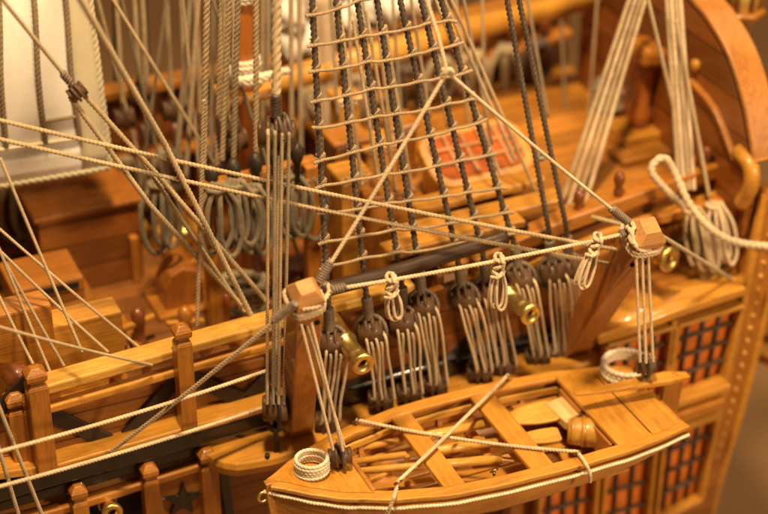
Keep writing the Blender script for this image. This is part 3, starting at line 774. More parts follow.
# ================================================================== SHROUDS AND TACKLES
APEX = V((-2.3, 4.2, 20.5))
SH_TOP = [(328, 303), (366, 294), (402, 287), (419, 268), (457, 255), (482, 250), (514, 244), (549, 232), (566, 226)]
BLK = [(331, 346), (371, 334), (402, 325), (423, 309), (464, 301), (489, 295), (521, 281), (553, 276), (570, 272)]
LOW = [(327, 425), (381, 400), (409, 394), (435, 385), (480, 372), (503, 366), (538, 357), (560, 354), (586, 349)]
PIC = [(312, 0), (336, 0), (357, 0), (377, 0), (400, 0), (421, 0), (441, 0), (507, 0), (519, 0)]
WHO = ['foremost', 'second', 'third', 'fourth', 'fifth', 'sixth', 'seventh']
sh_lines = []
def shroud_at(i, z):
    a, b = sh_lines[i]; t = (z-a.z)/(b.z-a.z); return a.lerp(b, t)
for i in range(9):
    y0 = .02+.03*i
    a = at(*SH_TOP[i], y=y0); zt = at(*PIC[i], y=1.6).z
    # rises to the masthead: y grows with z
    lo, hi = .4, 4
    for _ in range(30):
        m_ = (lo+hi)/2; p = at(*PIC[i], y=m_)
        if m_ < y0+(p.z-a.z)*.22: lo = m_
        else: hi = m_
    b = at(*PIC[i], y=lo); b = b+(b-a)*.06; a2 = a; sh_lines.append((a, b))
    nm = (WHO[i]+' dark tarred shroud of the ratlined seven, counted from the bow') if i < 7 else ('dark twisted rope standing just aft of the ratlined shrouds' if i == 7 else 'aftermost dark twisted rope, right of its twin')
    bc = at(*BLK[i], y=y0-.05)
    e = empty('shroud', bc, nm, 'shroud', 'dark shrouds')
    mb = MB(); up_ = (a-bc).normalized()
    laid(mb, [bc+up_*.3, a, b], .052 if i < 7 else .05); mb.build('shroud_rope', M['dark'], e)
    mb = whip(bc+up_*.34, bc+up_*.80, .085, None); mb.build('seizing', M['seize'], e)
    lc = at(*LOW[i], y=y0-.05)
    t = empty('shroud_tackle', lc, (WHO[i]+' lanyard tackle in the row under the ratlined shrouds, counted from the bow') if i < 7 else ('lanyard tackle in front of the leaning davit, beside the aftermost one' if i == 7 else 'aftermost lanyard tackle, touching the leaning davit'), 'tackle', 'lanyard tackles along the channel')
    dn = (lc-bc).normalized(); sx = X*.92-Y*.38
    n_ = -dn; bk_ = bc+n_*.07; s2_ = (sx-n_*sx.dot(n_)).normalized()
    mb = MB(); block_shell(mb, bk_, n_, .48, .70, .44, sx, 4); mb.build('upper_block', M['block'], t)
    mb = MB(); laid(mb, ring_pts(bk_, n_, s2_, .385, 20, .285)+[bk_+n_*.385], .038); mb.build('strop', M['seize'], t)
    mb = MB(); block_shell(mb, lc+n_*.05, -dn, .48, .50, .40, sx, 4); mb.build('lower_block', M['block'], t)
    mb = MB(); mb.tube(ring_pts(lc, n_, Y*.9-X*.3, .26, 18, .2), .034, n=6, close=True)
    mb.tube([lc-n_*.2, V((lc.x, lc.y+.05, zc(lc.x)))], .06, n=8); mb.build('strop', M['dark'], t)
    for k in range(5):
        w = (k-2)/2
        p = bc-n_*(-.03+.12*(k % 2))+sx*.185*w+V((0, -.25, 0)); q = lc+n_*.18+sx*(.16*w+random.uniform(-.05, .05))+V((0, -.2+.06*(k % 2), 0))
        pts = [p+V((0, .16, .07)), p, p.lerp(q, .3)+V((random.uniform(-.03, .03), -.02, 0)), p.lerp(q, .7)+V((random.uniform(-.03, .03), 0, 0)), q, q+V((0, .1, -.06))]
        mb = MB(); laid(mb, spline(pts, 5), .026); mb.build('lanyard', M['light'] if k % 2 == 0 else M['tan'], t)

# spreader along the shrouds
sp = [at(320, 291, y=-.14), at(400, 270, y=-.14), at(480, 245, y=-.12), at(506, 237, y=-.1)]
mb = MB(); mb.tube(spline(sp, 6), .14, n=12); mb2 = mb
tag(mb.build('shroud_spreader', M['spread']), 'dark round batten lashed across the foot of the ratlined shrouds', 'batten')
# ratlines
LEFTY = [14, 43, 70, 98, 127, 157, 183, 211, 240, 263]
RIGHTY = [-26, 18, 44, 71, 97, 122, 154, 186, 211, 232]
WORD = ['topmost', 'second', 'third', 'fourth', 'fifth', 'sixth', 'seventh', 'eighth', 'ninth', 'lowest']
for j in range(10):
    def hit(i, py):                            # height on a shroud seen at the photo row py
        a, b = sh_lines[i]; lo, hi = -.1, 1.1
        for _ in range(40):
            m_ = (lo+hi)/2; p = a.lerp(b, m_); d = p-CAM; row = 257-FPX*d.dot(U)/d.dot(F)
            if row > py: lo = m_
            else: hi = m_
        return a.lerp(b, lo)
    zl, zr = hit(0, LEFTY[j]), hit(6, RIGHTY[j]); pts = []
    kn = MB()
    for i in range(7):
        t = i/6; py = None
        f = (sh_lines[i][0].x-sh_lines[0][0].x)/(sh_lines[6][0].x-sh_lines[0][0].x)
        z = zl.z*(1-f)+zr.z*f+random.uniform(-.02, .02); p = shroud_at(i, z)+V((0, -.085, 0)); pts.append(p)
        for q in range(3):                     # clove hitch
            laid(kn, [p+V((0, .085, 0))+(X*math.cos(a)*.082-Y*math.sin(a)*.082)+Z*(.045*(q-1)+.04*math.sin(a+q)) for a in [k*.5236 for k in range(13)]], .031, fine=False)
        if i in (0, 6): laid(kn, [p, p+X*(-.16 if i == 0 else .16)+Z*random.uniform(-.06, .05)], .03)
    full = []
    for a, b in zip(pts, pts[1:]): full += [a, a.lerp(b, .5)-Z*.018]
    full.append(pts[-1])
    laid(kn, spline(full, 5), .027)
    tag(kn.build('ratline', M['ratline'], origin=pts[0]), WORD[j]+' of the ten tan ratlines tied across the dark shrouds', 'ratline', 'ratlines across the shrouds')
# thin tan lines among the shrouds
for k, (a, b, lab) in enumerate((((341, 20), (362, 185), 'thin tan line behind the second shroud'), ((353, 20), (378, 180), 'thin tan line between the second and third shrouds'), ((366, 10), (396, 190), 'thin tan line between the third and fourth shrouds'),
        ((385, 25), (412, 190), 'thin tan line between the fourth and fifth shrouds'), ((434, -5), (500, 175), 'thin tan line slanting aft below the bridle apex'), ((442, -5), (515, 160), 'thin tan line slanting aft right of the bridle apex'), ((449, -5), (535, 190), 'pale thin line slanting aft, right of all the ratlines'))):
    line(lab, [at(*a, y=2.6), at(*b, y=1.9)], .032, 'tan')
# bulls-eye beads on lines
for a, lab in (((408, 196), 'small round wooden bead on a line between the ratlines'), ((541, 156), 'small round wooden bead beside the two aftermost dark ropes')):
    mb = MB(); c = at(*a, y=.9); mb.lathe(c-F*-.0, -F, [(-.08, .03), (-.06, .09), (0, .11), (.06, .09), (.07, .04), (.02, .03)], n=14)
    tag(mb.build('rigging_bead', M['grey'], origin=c), lab, 'bead', 'small round rigging beads')

# ================================================================== CANNONS
def cannon(muz, d, L_, r, label):
    muz = V(muz); d = V(d).normalized(); e = empty('cannon', muz-d*L_, label, 'cannon', 'brass cannons along the ship side')
    k = r; prof = [(0, .02), (.02, 1.0*k), (.25, 1.02*k), (.28, 1.15*k), (.36, 1.15*k), (.39, .98*k), (L_*.55, .82*k), (L_*.55+.03, .95*k), (L_*.55+.10, .95*k), (L_*.55+.13, .78*k), (L_-.34, .70*k), (L_-.30, .82*k), (L_-.26, .70*k), (L_-.16, .80*k), (L_-.07, 1.0*k), (L_-.02, 1.0*k), (L_, .90*k), (L_+.005, .50*k), (L_-.18, .46*k)]
    mb = MB(); mb.lathe(muz-d*L_, d, prof, n=32, cap=False); mb.build('barrel', M['brass'], e)
    mb = MB(); mb.lathe(muz-d*.20, d, [(0, .45*k), (.06, .46*k)], n=20); mb.build('bore', M['bore'], e)
OUTD = V((.10, -1, .02))
cannon(at(364, 365, y=-.95), V((.02, -1, -.03)), 1.9, .22, 'brass cannon poking out between the two foremost lanyard tackles')
cannon(at(532, 315, y=-.95), V((.12, -1, .0)), 1.9, .22, 'brass cannon poking out under the middle tassel beside the seventh tackle')
cannon(at(671, 260, y=-.3), V((.25, -1, .05)), 1.8, .26, 'brass cannon just right of the leaning davit head')
cannon(at(113, 514, y=.15), V((0, -1, .05)), 1.0, .2, 'brass cannon in the black port under the wale, left of the star')

# ================================================================== BACKSTAY TACKLE, LEFT OF THE UPRIGHT DAVIT
tb = at(277, 134, y=.15); tl = at(275, 408, y=-.25)
e = empty('backstay_tackle', tl, 'tall five rope backstay tackle standing left of the upright davit', 'tackle')
mb = MB(); block_shell(mb, tb, Z, .66, .68, .5, X*.92-Y*.38, 5); mb.build('upper_block', M['block'], e)
mb = MB(); mb.tube(ring_pts(tb, Z, Y, .36, 20, .28), .04, n=6, close=True); mb.tube(ring_pts(tb+X*.16, Z, Y, .33, 20, .26), .04, n=6, close=True)
mb.tube([tb+Z*.3, tb+Z*.75], .09, n=10, twist=.2, step=.03); mb.build('strop', M['dark'], e)
mb = MB(); laid(mb, [tb+Z*.5, at(277, -8, y=.6)], .075); mb.build('pendant', M['tan'], e)
mb = MB(); block_shell(mb, tl, Z, .46, .70, .42, X*.92-Y*.38, 4); mb.build('lower_block', M['block'], e)
mb = MB(); mb.tube(ring_pts(tl, Z, Y, .42, 20, .26), .04, n=6, close=True); mb.lathe(tl-Z*.50, Z, [(0, .10), (.06, .16), (.14, .16), (.18, .1)], n=12)
mb.tube(spline([tl-Z*.45, tl-Z*.7, tl+V((0, 0, -.95)), tl+V((-.10, -.05, -1.1)), tl+V((-.22, -.1, -1.02)), tl+V((-.22, -.1, -.92))], 6), .05, n=8); mb.build('hook', M['brace'], e)
for k, (a, b) in enumerate(((268, 267), (275, 273), (282, 278.5), (289, 284), (278, 275))):
    mb = MB(); laid(mb, [at(a, 128, y=.1), at(a, 134, y=-.13 if k < 4 else .4), at(b, 404, y=-.48 if k < 4 else -.05)], .028); mb.build('fall_rope', M['grey'] if k % 2 else M['tan'], e)

# ================================================================== LONG RIGGING LINES
line('upper of two long tan braces crossing from the sail to the leaning davit', sag(at(-10, 118, y=1.8), at(629, 252, y=-1.40), .1), .036, 'tan', group='long tan braces')
line('lower of two long tan braces crossing from the sail to the leaning davit', sag(at(-10, 137, y=1.8), at(620, 266, y=-1.22), .1), .036, 'tan', group='long tan braces')
line('thick tan rope slanting down past the sail edge to the ship rail', [at(76, -8, y=.0), at(165, 145, y=.9), at(256, 326, y=1.0)], .05, 'tan')
line('tan rope slanting from the rope bundle to the ship rail beside the thick rope', [at(135, 150, y=1.6), at(244, 312, y=1.2)], .038, 'tan')
jb = at(77, 92, y=1.5)
e = empty('hanging_block', jb, 'small striped wooden block hanging on a slanting rope in front of the sail', 'block')
mb = MB(); block_shell(mb, jb, V((-.5, 0, .8)), .30, .36, .3, X, 4); mb.build('shell', M['block'], e)
mb = MB(); laid(mb, [at(72, 85, y=1.5), at(60, 70, y=1.5), at(-4, -8, y=1.5)], .034); mb.build('pendant', M['tan'], e)
mb = whip(at(70, 82, y=1.5), at(62, 73, y=1.5), .05, None); mb.build('seizing', M['seize'], e)
mb = MB(); laid(mb, [at(84, 95, y=1.5), at(160, 178, y=1.4), at(268, 303, y=1.1)], .042); mb.build('fall_rope', M['tan'], e)
mb = MB(); laid(mb, [at(70, 97, y=1.5), at(150, 205, y=1.5), at(242, 306, y=1.2)], .042); mb.build('fall_rope', M['tan'], e)
line('thin upright line ending at a pin behind the waist rail', [at(204, 100, y=1.5), at(197, 326, y=1.2)], .035, 'tan')
# fan of lines at lower left
fan = [((0, 158), (82, 352), 1.3, .3, 'thin line from the sail foot steeply down to the waist rail'),
       ((-4, 226), (140, 348), 2.0, 1.0, 'long thin line slanting to the scalloped rail, uppermost of the left fan'),
       ((-4, 247), (108, 352), 2.0, 1.0, 'thin line of the left fan, second from the top'),
       ((0, 252), (64, 366), 2.0, 1.0, 'thin line of the left fan reaching the rail between the others'),
       ((-2, 246), (50, 372), 2.0, 1.0, 'thin line of the left fan closest to the tall timberhead'),
       ((-4, 290), (33, 364), 1.2, .5, 'thin line dropping to the tall timberhead at left'),
       ((-4, 326), (152, 365), -.6, .5, 'thin nearly level line crossing the waist rail at left')]
for a, b, ya, yb2, lab in fan: line(lab, sag(at(*a, y=ya), at(*b, y=yb2), .03), .026, 'tan', group='fan of thin lines at the left rail')
line('upper light rope running along the ship side at lower left', sag(at(-6, 453, y=-1.2), at(266, 371, y=-.1), .06), .033, 'light')
line('lower light rope running along the black wale at lower left', sag(at(-6, 488, y=-1.2), at(262, 408, y=.0), .05), .033, 'light')
line('thin rope dropping past the lower left corner, nearer the edge', [at(-4, 440, y=-.4), at(20, 520, y=-.4)], .034, 'tan', group='steep ropes at the lower left corner')
line('thin rope dropping past the lower left corner, starting at the timberheads', [at(-4, 400, y=-.4), at(44, 520, y=-.4)], .034, 'tan', group='steep ropes at the lower left corner')

# right hand rope bundles
for k in range(4):
    a, b = at(632+5*k, -8, y=3.2+.1*k), at(561+8*k, 205, y=2.0)
    line('pale strand of the slanting four rope bundle right of the ratlines, '+('leftmost', 'second from left', 'third from left', 'rightmost')[k], [a, b], .046, 'light' if k % 2 else 'tan', group='slanting bundle of pale ropes', fine=True)
for k in range(4):
    a, b = at(666+4.6*k, -8, y=2.2+.1*k), at(679+5*k, 190, y=1.0)
    line('pale strand of the nearly upright four rope bundle before the stern, '+('leftmost', 'second from left', 'third from left', 'rightmost')[k], [a, b], .042, 'light' if k % 2 else 'tan', group='upright bundle of pale ropes')
line('thin tan rope left of the nearly upright bundle', [at(646, -8, y=1.8), at(674, 110, y=1.5), at(684, 200, y=1.1)], .04, 'tan')
line('thin tan rope right of the nearly upright bundle, down to the hanging coil', [at(676, 20, y=1.8), at(709, 196, y=.8)], .04, 'tan')
line('thick grey rope looping over the rail and off to the right', spline([at(684, 208, y=.35), at(664, 188, y=.4), at(652, 173, y=.5), at(655, 162, y=.55), at(666, 159, y=.5), at(677, 178, y=.35), at(690, 205, y=.0), at(712, 230, y=-.3), at(740, 243, y=-.5), at(790, 248, y=-.7)], 8), .07, 'light')

def hang_coil(p, L_, w, n, label, m='grey', r=.06, lean=V((0, 0, 0)), dirx=X, fine=False, group='hanging rope coils', cat='rope coil'):
    """hank of long loops hung from a pin"""
    p = V(p); mb = MB()
    for k in range(n):
        f = (k-(n-1)/2)/max(1, n); l = L_*random.uniform(.82, 1.05); ww = w*random.uniform(.7, 1.1); o = dirx*w*f*1.2+Y*-.12*(k % 3); d = V((random.uniform(-.06, .06), 0, 0))+V(lean)
        pts = [p+o*.3, p+o+dirx*-ww*.5+d*.4-Z*l*.35, p+o-dirx*ww*.5+d*.9-Z*l*.8, p+o+d-Z*l, p+o+dirx*ww*.5+d*.9-Z*l*.8, p+o+dirx*ww*.5+d*.4-Z*l*.35, p+o*.3+V((.04, -.06, 0))]
        laid(mb, spline(pts, 6), r, fine)
    c = p-Z*.12; laid(mb, ring_pts(c, dirx, Y, w*.45, 14)+[ring_pts(c, dirx, Y, w*.45, 14)[0]], r, fine)
    return tag(mb.build('hanging_coil', M[m], origin=p), label, cat, group)
hang_coil(at(692, 205, y=.6), 1.3, .30, 3, 'left one of two pale rope hanks hanging from the rail aft of the leaning davit', 'tan', .038, V((.15, -.3, 0)), fine=True)
hang_coil(at(714, 200, y=.6), 1.45, .28, 3, 'right one of two pale rope hanks hanging from the rail aft of the leaning davit', 'light', .038, V((.15, -.3, 0)), fine=True)

# ================================================================== SAIL
rows = []
for i in range(13):
    t = i/12; r = []
    for j in range(17):
        s = j/16
        px = -70+(86-0)*s+70*s + (0+22*t)*s; py = -30+(t)*((-70 if False else 0)+ (196+30) )
        px = -70+s*(153+24*t); py = -30+t*(225-s*30)
        bul = .35*math.sin(math.pi*s)*math.sin(math.pi*t)
        r.append(at(px, py, y=5.2-bul))
    rows.append(r)
e = empty('sail', at(0, 190, y=5.2), 'cream linen sail with dark stitched seams filling the upper left corner', 'sail')
mb = MB(); mb.grid(rows); mb.build('sailcloth', M['cloth'], e, solid=.03)
def sailpt(s, t, off=-.05):
    px = -70+s*(153+24*t); py = -30+t*(225-s*30); bul = .35*math.sin(math.pi*s)*math.sin(math.pi*t)
    return at(px, py, y=5.2-bul+off)
mb = MB(); mb.grid([[sailpt(.86+.155*k/3, i/14, -.035) for k in range(4)] for i in range(15)]); mb.build('leech_hem', M['hem'], e, solid=.03)
mb = MB(); mb.grid([[sailpt(i/14*.86, .875+.135*k/3, -.03) for k in range(4)] for i in range(15)]); mb.build('foot_hem', M['cloth'], e, solid=.03)
for s, t0, t1 in ((.435, -.05, .83), (.66, -.05, .84), (.86, -.05, .85)):
    mb = MB(); laid(mb, [sailpt(s+.006*math.sin(t*9), t, -.07) for t in [t0+(t1-t0)*i/20 for i in range(21)]], .05); mb.build('seam_cord', M['stitch'], e)
mb = MB(); laid(mb, [sailpt(.2+.66*i/10, .845, -.07) for i in range(11)], .035); mb.build('seam_cord', M['hem'], e)
mb = MB(); laid(mb, [sailpt(1.015, i/14, 0) for i in range(15)], .07); laid(mb, [sailpt(i/14*1.015, 1.01, 0) for i in range(15)], .07); mb.build('bolt_rope', M['hem'], e)
mb = MB(); laid(mb, [sailpt(.66, .74, -.07), sailpt(.86, .735, -.07)], .035); mb.build('seam_cord', M['stitch'], e)

# ================================================================== MASTS, SPARS, DECK GEAR
e = empty('mast', V((at(247, 120, y=4.6).x, 4.6, .5)), 'thick orange mast with pale rope bands in the middle of the waist', 'mast')
mx_ = at(243.5, 60, y=4.6).x
mb = MB(); mb.lathe((mx_, 4.6, .5), Z, [(0, .25), (12, .24)], n=24); mb.build('pole', M['mast'], e)
for py in (4, 74, 86):
    q = at(249, py, y=4.25); mb = MB()
    for k in range(3): laid(mb, ring_pts(V((mx_, 4.6, q.z+.09*k)), X, Y, .29+.02*(k % 2), 20)+[V((mx_+.29, 4.6, q.z+.09*k))], .05)
    mb.build('rope_band', M['white'], e)
mb = MB(); q = at(249, 78, y=4.25)
for k in range(2): laid(mb, spline([q+V((-.45, -.05, .35)), q+V((-.35, -.15, .1)), q+V((0, -.2, -.02+.1*k)), q+V((.5, -.12, .05)), q+V((.8, 0, .0))], 6), .07)
mb.build('rope_band', M['white'], e)
mb = MB(); q = at(250, 88, y=4.5); mb.box(V((mx_, 4.6, q.z-.1)), (.55, 0, 0), (0, .42, 0), (0, 0, .09)); mb.build('pin_ring', M['spar'], e, bevel=.08)

# clustered upright ropes round the mast
ups = [(191, 0, 176, 170, 5.5), (199, 0, 186, 180, 4.8), (207, 0, 203, 178, 3.2), (214, 0, 211, 160, 5.2), (222, 0, 217, 165, 3.8), (230, 0, 222, 160, 3.4), (238, 0, 233, 180, 3.2), (256, 0, 256, 170, 3.2), (263, 0, 262, 175, 5.5), (268, 0, 267, 110, 5.8),
       (291, 0, 292, 190, 4.8), (299, 0, 302, 200, 5.4), (338, 0, 345, 90, 5.6)]
wd = ['leftmost', 'second', 'third', 'fourth', 'fifth', 'sixth', 'seventh', 'eighth', 'ninth', 'tenth', 'eleventh', 'twelfth', 'last']
for k, (a, b, c, d, y_) in enumerate(ups):
    line(wd[k]+' of the upright tan running ropes around the orange mast, counted from the left', [at(a, -8, y=y_), at(c, d, y=y_)], .05 if k != 2 else .055, 'tan' if k % 3 else 'grey', group='upright running ropes around the mast', fine=y_ < 4)
mb = MB(); a, b = at(324, -10, y=6.2), at(328, 175, y=6.2)
for k in range(3): laid(mb, [a+X*(.14*(k-1)), b+X*(.12*(k-1))], .1, False)
tag(mb.build('halyard_bundle', M['light'], origin=b), 'broad blurred bundle of pale halyards behind the foremost shroud', 'rope')
# pale furled sails beyond
for k, (a, b, w_, lab) in enumerate((((285, 50), (318, 38), .5, 'pale bundle of furled canvas left of the shrouds, the lower one'), ((345, 24), (357, 14), .45, 'pale scrap of furled canvas between the two foremost shrouds'), ((382, 12), (425, -6), .4, 'pale furled canvas behind the fourth shroud'), ((288, 20), (315, -20), .45, 'pale bundle of furled canvas left of the shrouds, the upper one'))):
    p, q = at(*a, y=7.5), at(*b, y=7.5); mb = MB(); pts = [p.lerp(q, i/6)+V((0, 0, .05*math.sin(i*2.2))) for i in range(7)]
    mb.tube(pts, lambda t, w_=w_: w_*(.7+.3*math.sin(t*9+1)), n=12); tag(mb.build('furled_sail', M['cloth']), lab, 'furled sail', 'furled sails beyond the shrouds')
for k, (a, b, w_, lab) in enumerate((((300, 40), (312, -10), .7, 'pale hanging canvas beyond, left of the broad halyard bundle'), ((366, 16), (412, -12), .62, 'long pale rolled canvas high behind the third and fourth shrouds'))):
    p, q = at(*a, y=8.6), at(*b, y=8.6); mb = MB(); pts = [p.lerp(q, i/8)+V((0, .1*math.sin(i*1.3), .05*math.sin(i*2.2))) for i in range(9)]
    mb.tube(pts, lambda t, w_=w_: w_*(.7+.3*math.sin(t*8+2)), n=14); tag(mb.build('furled_sail', M['cloth']), lab, 'furled sail', 'furled sails beyond the shrouds')
# long pale spar
p, q = at(225, 96, y=6.3), at(620, -12, y=6.3); mb = MB(); mb.lathe(p, q-p, [(0, .12), (.3, .2), (1.5, .27), ((q-p).length, .27)], n=20)
tag(mb.build('spare_spar', M['spar'], origin=p), 'long yellow varnished spar lying level behind the shrouds', 'spar')

# hanks of rope on the far side and round the mast
hk = [(216, 182, 2.6, 1.5, 'hanging grey coil closest to the left of the orange mast'), (234, 178, 2.6, 1.6, 'hanging grey coil right under the orange mast'), (250, 182, 2.8, 1.6, 'hanging grey coil just right of the orange mast foot'),
      (288, 168, 3.0, 1.5, 'hanging grey coil just right of the backstay tackle'), (303, 172, 3.0, 1.4, 'hanging grey coil left of the foremost shroud'), (158, 178, 4.4, 1.8, 'dark grey coil hanging left of the slanting ropes')]
for px, py, y_, L_, lab in hk:
    hang_coil(at(px, py, y=y_), L_, .42, 3, lab, 'coil', .05, group='hanging coils on the waist pin rail')
mb = MB(); mb.rect_sweep([at(205, 186, y=2.75), at(315, 160, y=3.15)], .25, .16)
fr = empty('fife_rail', at(260, 290, y=2.9), 'low brown rail with dark pins carrying the grey coils by the mast', 'pin rail')
mb.build('rail', M['amber'], fr, bevel=.03)
for px, py in ((212, 186), (234, 180), (256, 174), (276, 169), (297, 164)):
    b_ = at(px, py, y=2.8); mb = MB(); mb.lathe(b_-Z*.4, Z, [(0, .05), (.4, .07), (.5, .12), (.7, .14), (.85, .06)], n=10); mb.build('belaying_pin', M['brace'], fr)
for px, py in ((208, 188), (310, 164)):
    b_ = at(px, py, y=2.95); mb = MB(); mb.box(V((b_.x, 2.95, (b_.z+.5)/2)), (.14, 0, 0), (0, .14, 0), (0, 0, (b_.z-.5)/2)); mb.build('leg', M['amber_z'], fr, bevel=.03)
# far side hanks
far = [-8.6, -7.4, -6.2, -5.5, -4.6, -3.8, -2.9, -1.6, -.6, .5, 1.6, 2.7, 3.6, 4.4, 5.2, 6.0]
for k, x in enumerate(far):
    z = 2.45 if x < .4 else 3.4
    hang_coil(V((x, 7.4, z)), 1.0+.3*(k % 3), .4, 2, 'grey rope hank on the far pin rail', ('grey', 'tan', 'grey', 'dark')[k % 4], .085, group='rope hanks along the far pin rail')
    pin_b = MB(); pin_b.lathe(V((x+.3, 7.55, z-.5)), Z, [(0, .05), (.5, .08), (.62, .14), (.8, .15), (1.0, .05)], n=10)
    pin_b.build('belaying_pin', M['red_z'], hull)
for k in range(6):
    a, b = V((-6.6+.75*k, 8.4, 3.6)), V((-4.5+.25*k, 6.2, 15))
    line('tarred shroud of the far side, beyond the red rail at upper left', [a, b], .046, 'dark', 'shroud', 'shroud', 'far side shrouds', False)
# blocks hanging far behind at upper left
for k, (px, py) in enumerate(((124, 118), (150, 132), (172, 110), (187, 120), (201, 128), (140, 92), (228, 125), (236, 140))):
    c = at(px, py, y=6.5 if k < 6 else 3.6); mb = MB(); block_shell(mb, c, Z, .42, .55, .4, X, 3)
    e_ = empty('hanging_block', c, 'dark blurred block in the tangle left of the orange mast', 'block', 'blurred blocks in the waist rigging'); mb.build('shell', M['block'], e_)
    mb = MB(); laid(mb, [c+Z*.25, V((c.x+.1, c.y, c.z+6))], .05, False); mb.build('pendant', M['tan'], e_)

# deckhouse of dark planks
q = at(96, 288, z=.5); e = empty('deckhouse', q, 'low dark red planked deckhouse in the waist under the sail foot', 'deckhouse')
mb = MB(); mb.box(q+V((0, .7, .9)), (1.05, 0, 0), (0, .7, 0), (0, 0, .9)); mb.build('wall', M['red'], e, bevel=.03)
mb = MB(); mb.box(q+V((0, .7, 1.87)), (1.15, 0, 0), (0, .8, 0), (0, 0, .06)); mb.build('roof', M['davit'], e, bevel=.04)
mb = MB(); mb.box(q+V((.85, -.1, .55)), (.09, 0, 0), (0, .1, 0), (0, 0, .55)); mb.build('corner_post', M['amber_z'], e, bevel=.03)
for k in range(5):
    q = at(112+30*k, 322-6*k, y=1.75); mb = MB(); mb.lathe((q.x, 1.75, .6), Z, [(0, .12), (.2, .12), (.3, .07), (.45, .12), (.55, .14), (.68, .05)], n=12)
    tag(mb.build('deck_pin', M['red_z'] if k % 2 else M['amber_z']), 'short turned pin standing on the waist waterway', 'pin', 'turned pins along the waist waterway')
fit = [(-7.4, 2.6), (-6.7, 4.5), (-4.9, 3.2), (-4.1, 2.7), (-3.4, 5.2), (-2.3, 2.6), (-6.2, 2.4), (-3.2, 3.0), (-1.5, 3.4), (-5.0, 5.9)]
for k, (x, y) in enumerate(fit):
    e = empty('cleat_post', V((x, y, .5)), 'short wooden post with a crossbar standing on the waist deck', 'post', 'crossbar posts on the waist deck')
    h = .55+.12*(k % 4); mb = MB(); mb.lathe((x, y, .5), Z, [(0, .17), (.1, .17), (.16, .1), (h*.6, .12), (h, .15), (h+.12, .05)], n=12); mb.build('post', M[('amber_z', 'mast', 'red_z')[k % 3]], e)
    mb = MB(); mb.box((x, y, .5+h*.72), (.36, .1*(k % 3-1), 0), (0, .07, 0), (0, 0, .06)); mb.build('crossbar', M[('honey', 'amber', 'honey')[k % 3]], e, bevel=.03)
for k, (a, b, ya, yb3) in enumerate((((96, -8), (150, 200), 6.8, 6.2), ((120, -8), (166, 190), 6.4, 6.0), ((143, -8), (147, 210), 6.6, 6.4), ((168, -8), (140, 190), 5.9, 6.0), ((182, -8), (205, 230), 5.2, 4.8), ((210, -8), (300, 260), 4.6, 3.4), ((108, -8), (262, 240), 5.4, 3.8))):
    line('thin brown line in the blurred tangle between the sail and the orange mast', [at(*a, y=ya), at(*b, y=yb3)], .035, 'coil' if k % 2 else 'tan', group='thin lines between sail and mast', fine=False)
# stepped chest at left
c = at(58, 258, y=3.6)
e = empty('stepped_chest', V((c.x, 3.6, .5)), 'stepped amber chest with dark slots on the waist deck at left', 'chest')
for k, (h, wx, dy) in enumerate(((.55, .95, 0), (.45, .8, .4), (.5, .7, .8))):
    mb = MB(); zb = .5+sum((.55, .45, .5)[:k]); mb.box(V((c.x-.1*k, 3.6+dy, zb+h/2)), (wx, 0, 0), (0, 1.0-.2*k, 0), (0, 0, h/2)); st = mb.build('step', M['hullside'], e, bevel=.04)
    mb = MB(); mb.box(V((c.x-.05, 3.6+dy-1.0+.2*k-.005, zb+h*.72)), (wx*.62, 0, 0), (0, .03, 0), (0, 0, .06)); mb.build('slot', M['bore'], st)
mb = MB(); mb.box(V((c.x-1.45, 3.2, 1.35)), (.28, 0, 0), (0, .28, 0), (0, 0, .85)); mb.build('corner_post', M['amber_z'], e, bevel=.05)
mb = MB(); q = at(78, 312, y=2.2); mb.box((q.x, q.y, (q.z+.5)/2), (.75, 0, 0), (0, .3, 0), (0, 0, (q.z-.5)/2))
tag(mb.build('deck_locker', M['spar'], bevel=.04), 'bright honey locker standing before the stepped amber chest', 'locker')
mb = MB(); q = at(60, 312, y=2.0); mb.box((q.x-.9, q.y, (q.z+.9)/2), (.7, 0, 0), (0, .3, 0), (0, 0, (q.z-.1)/2)); tag(mb.build('deck_locker', M['amber'], bevel=.05), 'brown locker behind the waist rail at far left', 'locker')
# knees at far left on the rail
for k, (px, py, lab) in enumerate(((2, 372, 'brown carved post leaning at the left edge beside the short timberhead'),)):
    q = at(px, py, y=1.3); mb = MB(); mb.lathe(q-Z*1.2, V((.25, 0, 1)), [(0, .2), (.6, .24), (.8, .14), (1.0, .26), (1.2, .24), (1.3, .1)], n=14); tag(mb.build('carved_post', M['red_z']), lab, 'post')
# dark arched hatch board
q = at(181, 303, z=.5); e = empty('hatch_hood', V((q.x, q.y, .5)), 'dark arched hatch hood on the waist deck left of the slanting ropes', 'hatch hood')
mb = MB(); mb.plate([(-.42, 0), (.42, 0), (.40, .6), (.28, .9), (0, 1.02), (-.28, .9), (-.40, .6)], .7, V((q.x, q.y, .5)), X, Z); mb.build('hood', M['davit'], e, bevel=.04)
mb = MB(); mb.box((q.x, q.y-.05, .56), (.62, 0, 0), (0, .5, 0), (0, 0, .06)); mb.build('sill', M['amber'], e, bevel=.03)
q = at(180, 240, z=.8); mb = MB(); mb.box(q, (.45, .05, 0), (-.1, .4, 0), (0, 0, .3)); tag(mb.build('deck_box', M['honey'], bevel=.05), 'small honey coloured box on deck behind the bollard', 'box')
q = at(137, 228, z=.8); mb = MB(); mb.lathe(q-Z*.3, Z, [(0, .12), (.15, .24), (.35, .26), (.5, .14)], n=14); tag(mb.build('wooden_knob', M['spar']), 'pale round wooden knob in the dark waist', 'knob')
q = at(225, 285, z=.6); mb = MB(); mb.box(q, (.9, 0, 0), (0, .3, 0), (0, 0, .1)); tag(mb.build('deck_plank', M['amber'], bevel=.04), 'amber plank on deck left of the backstay tackle', 'plank')
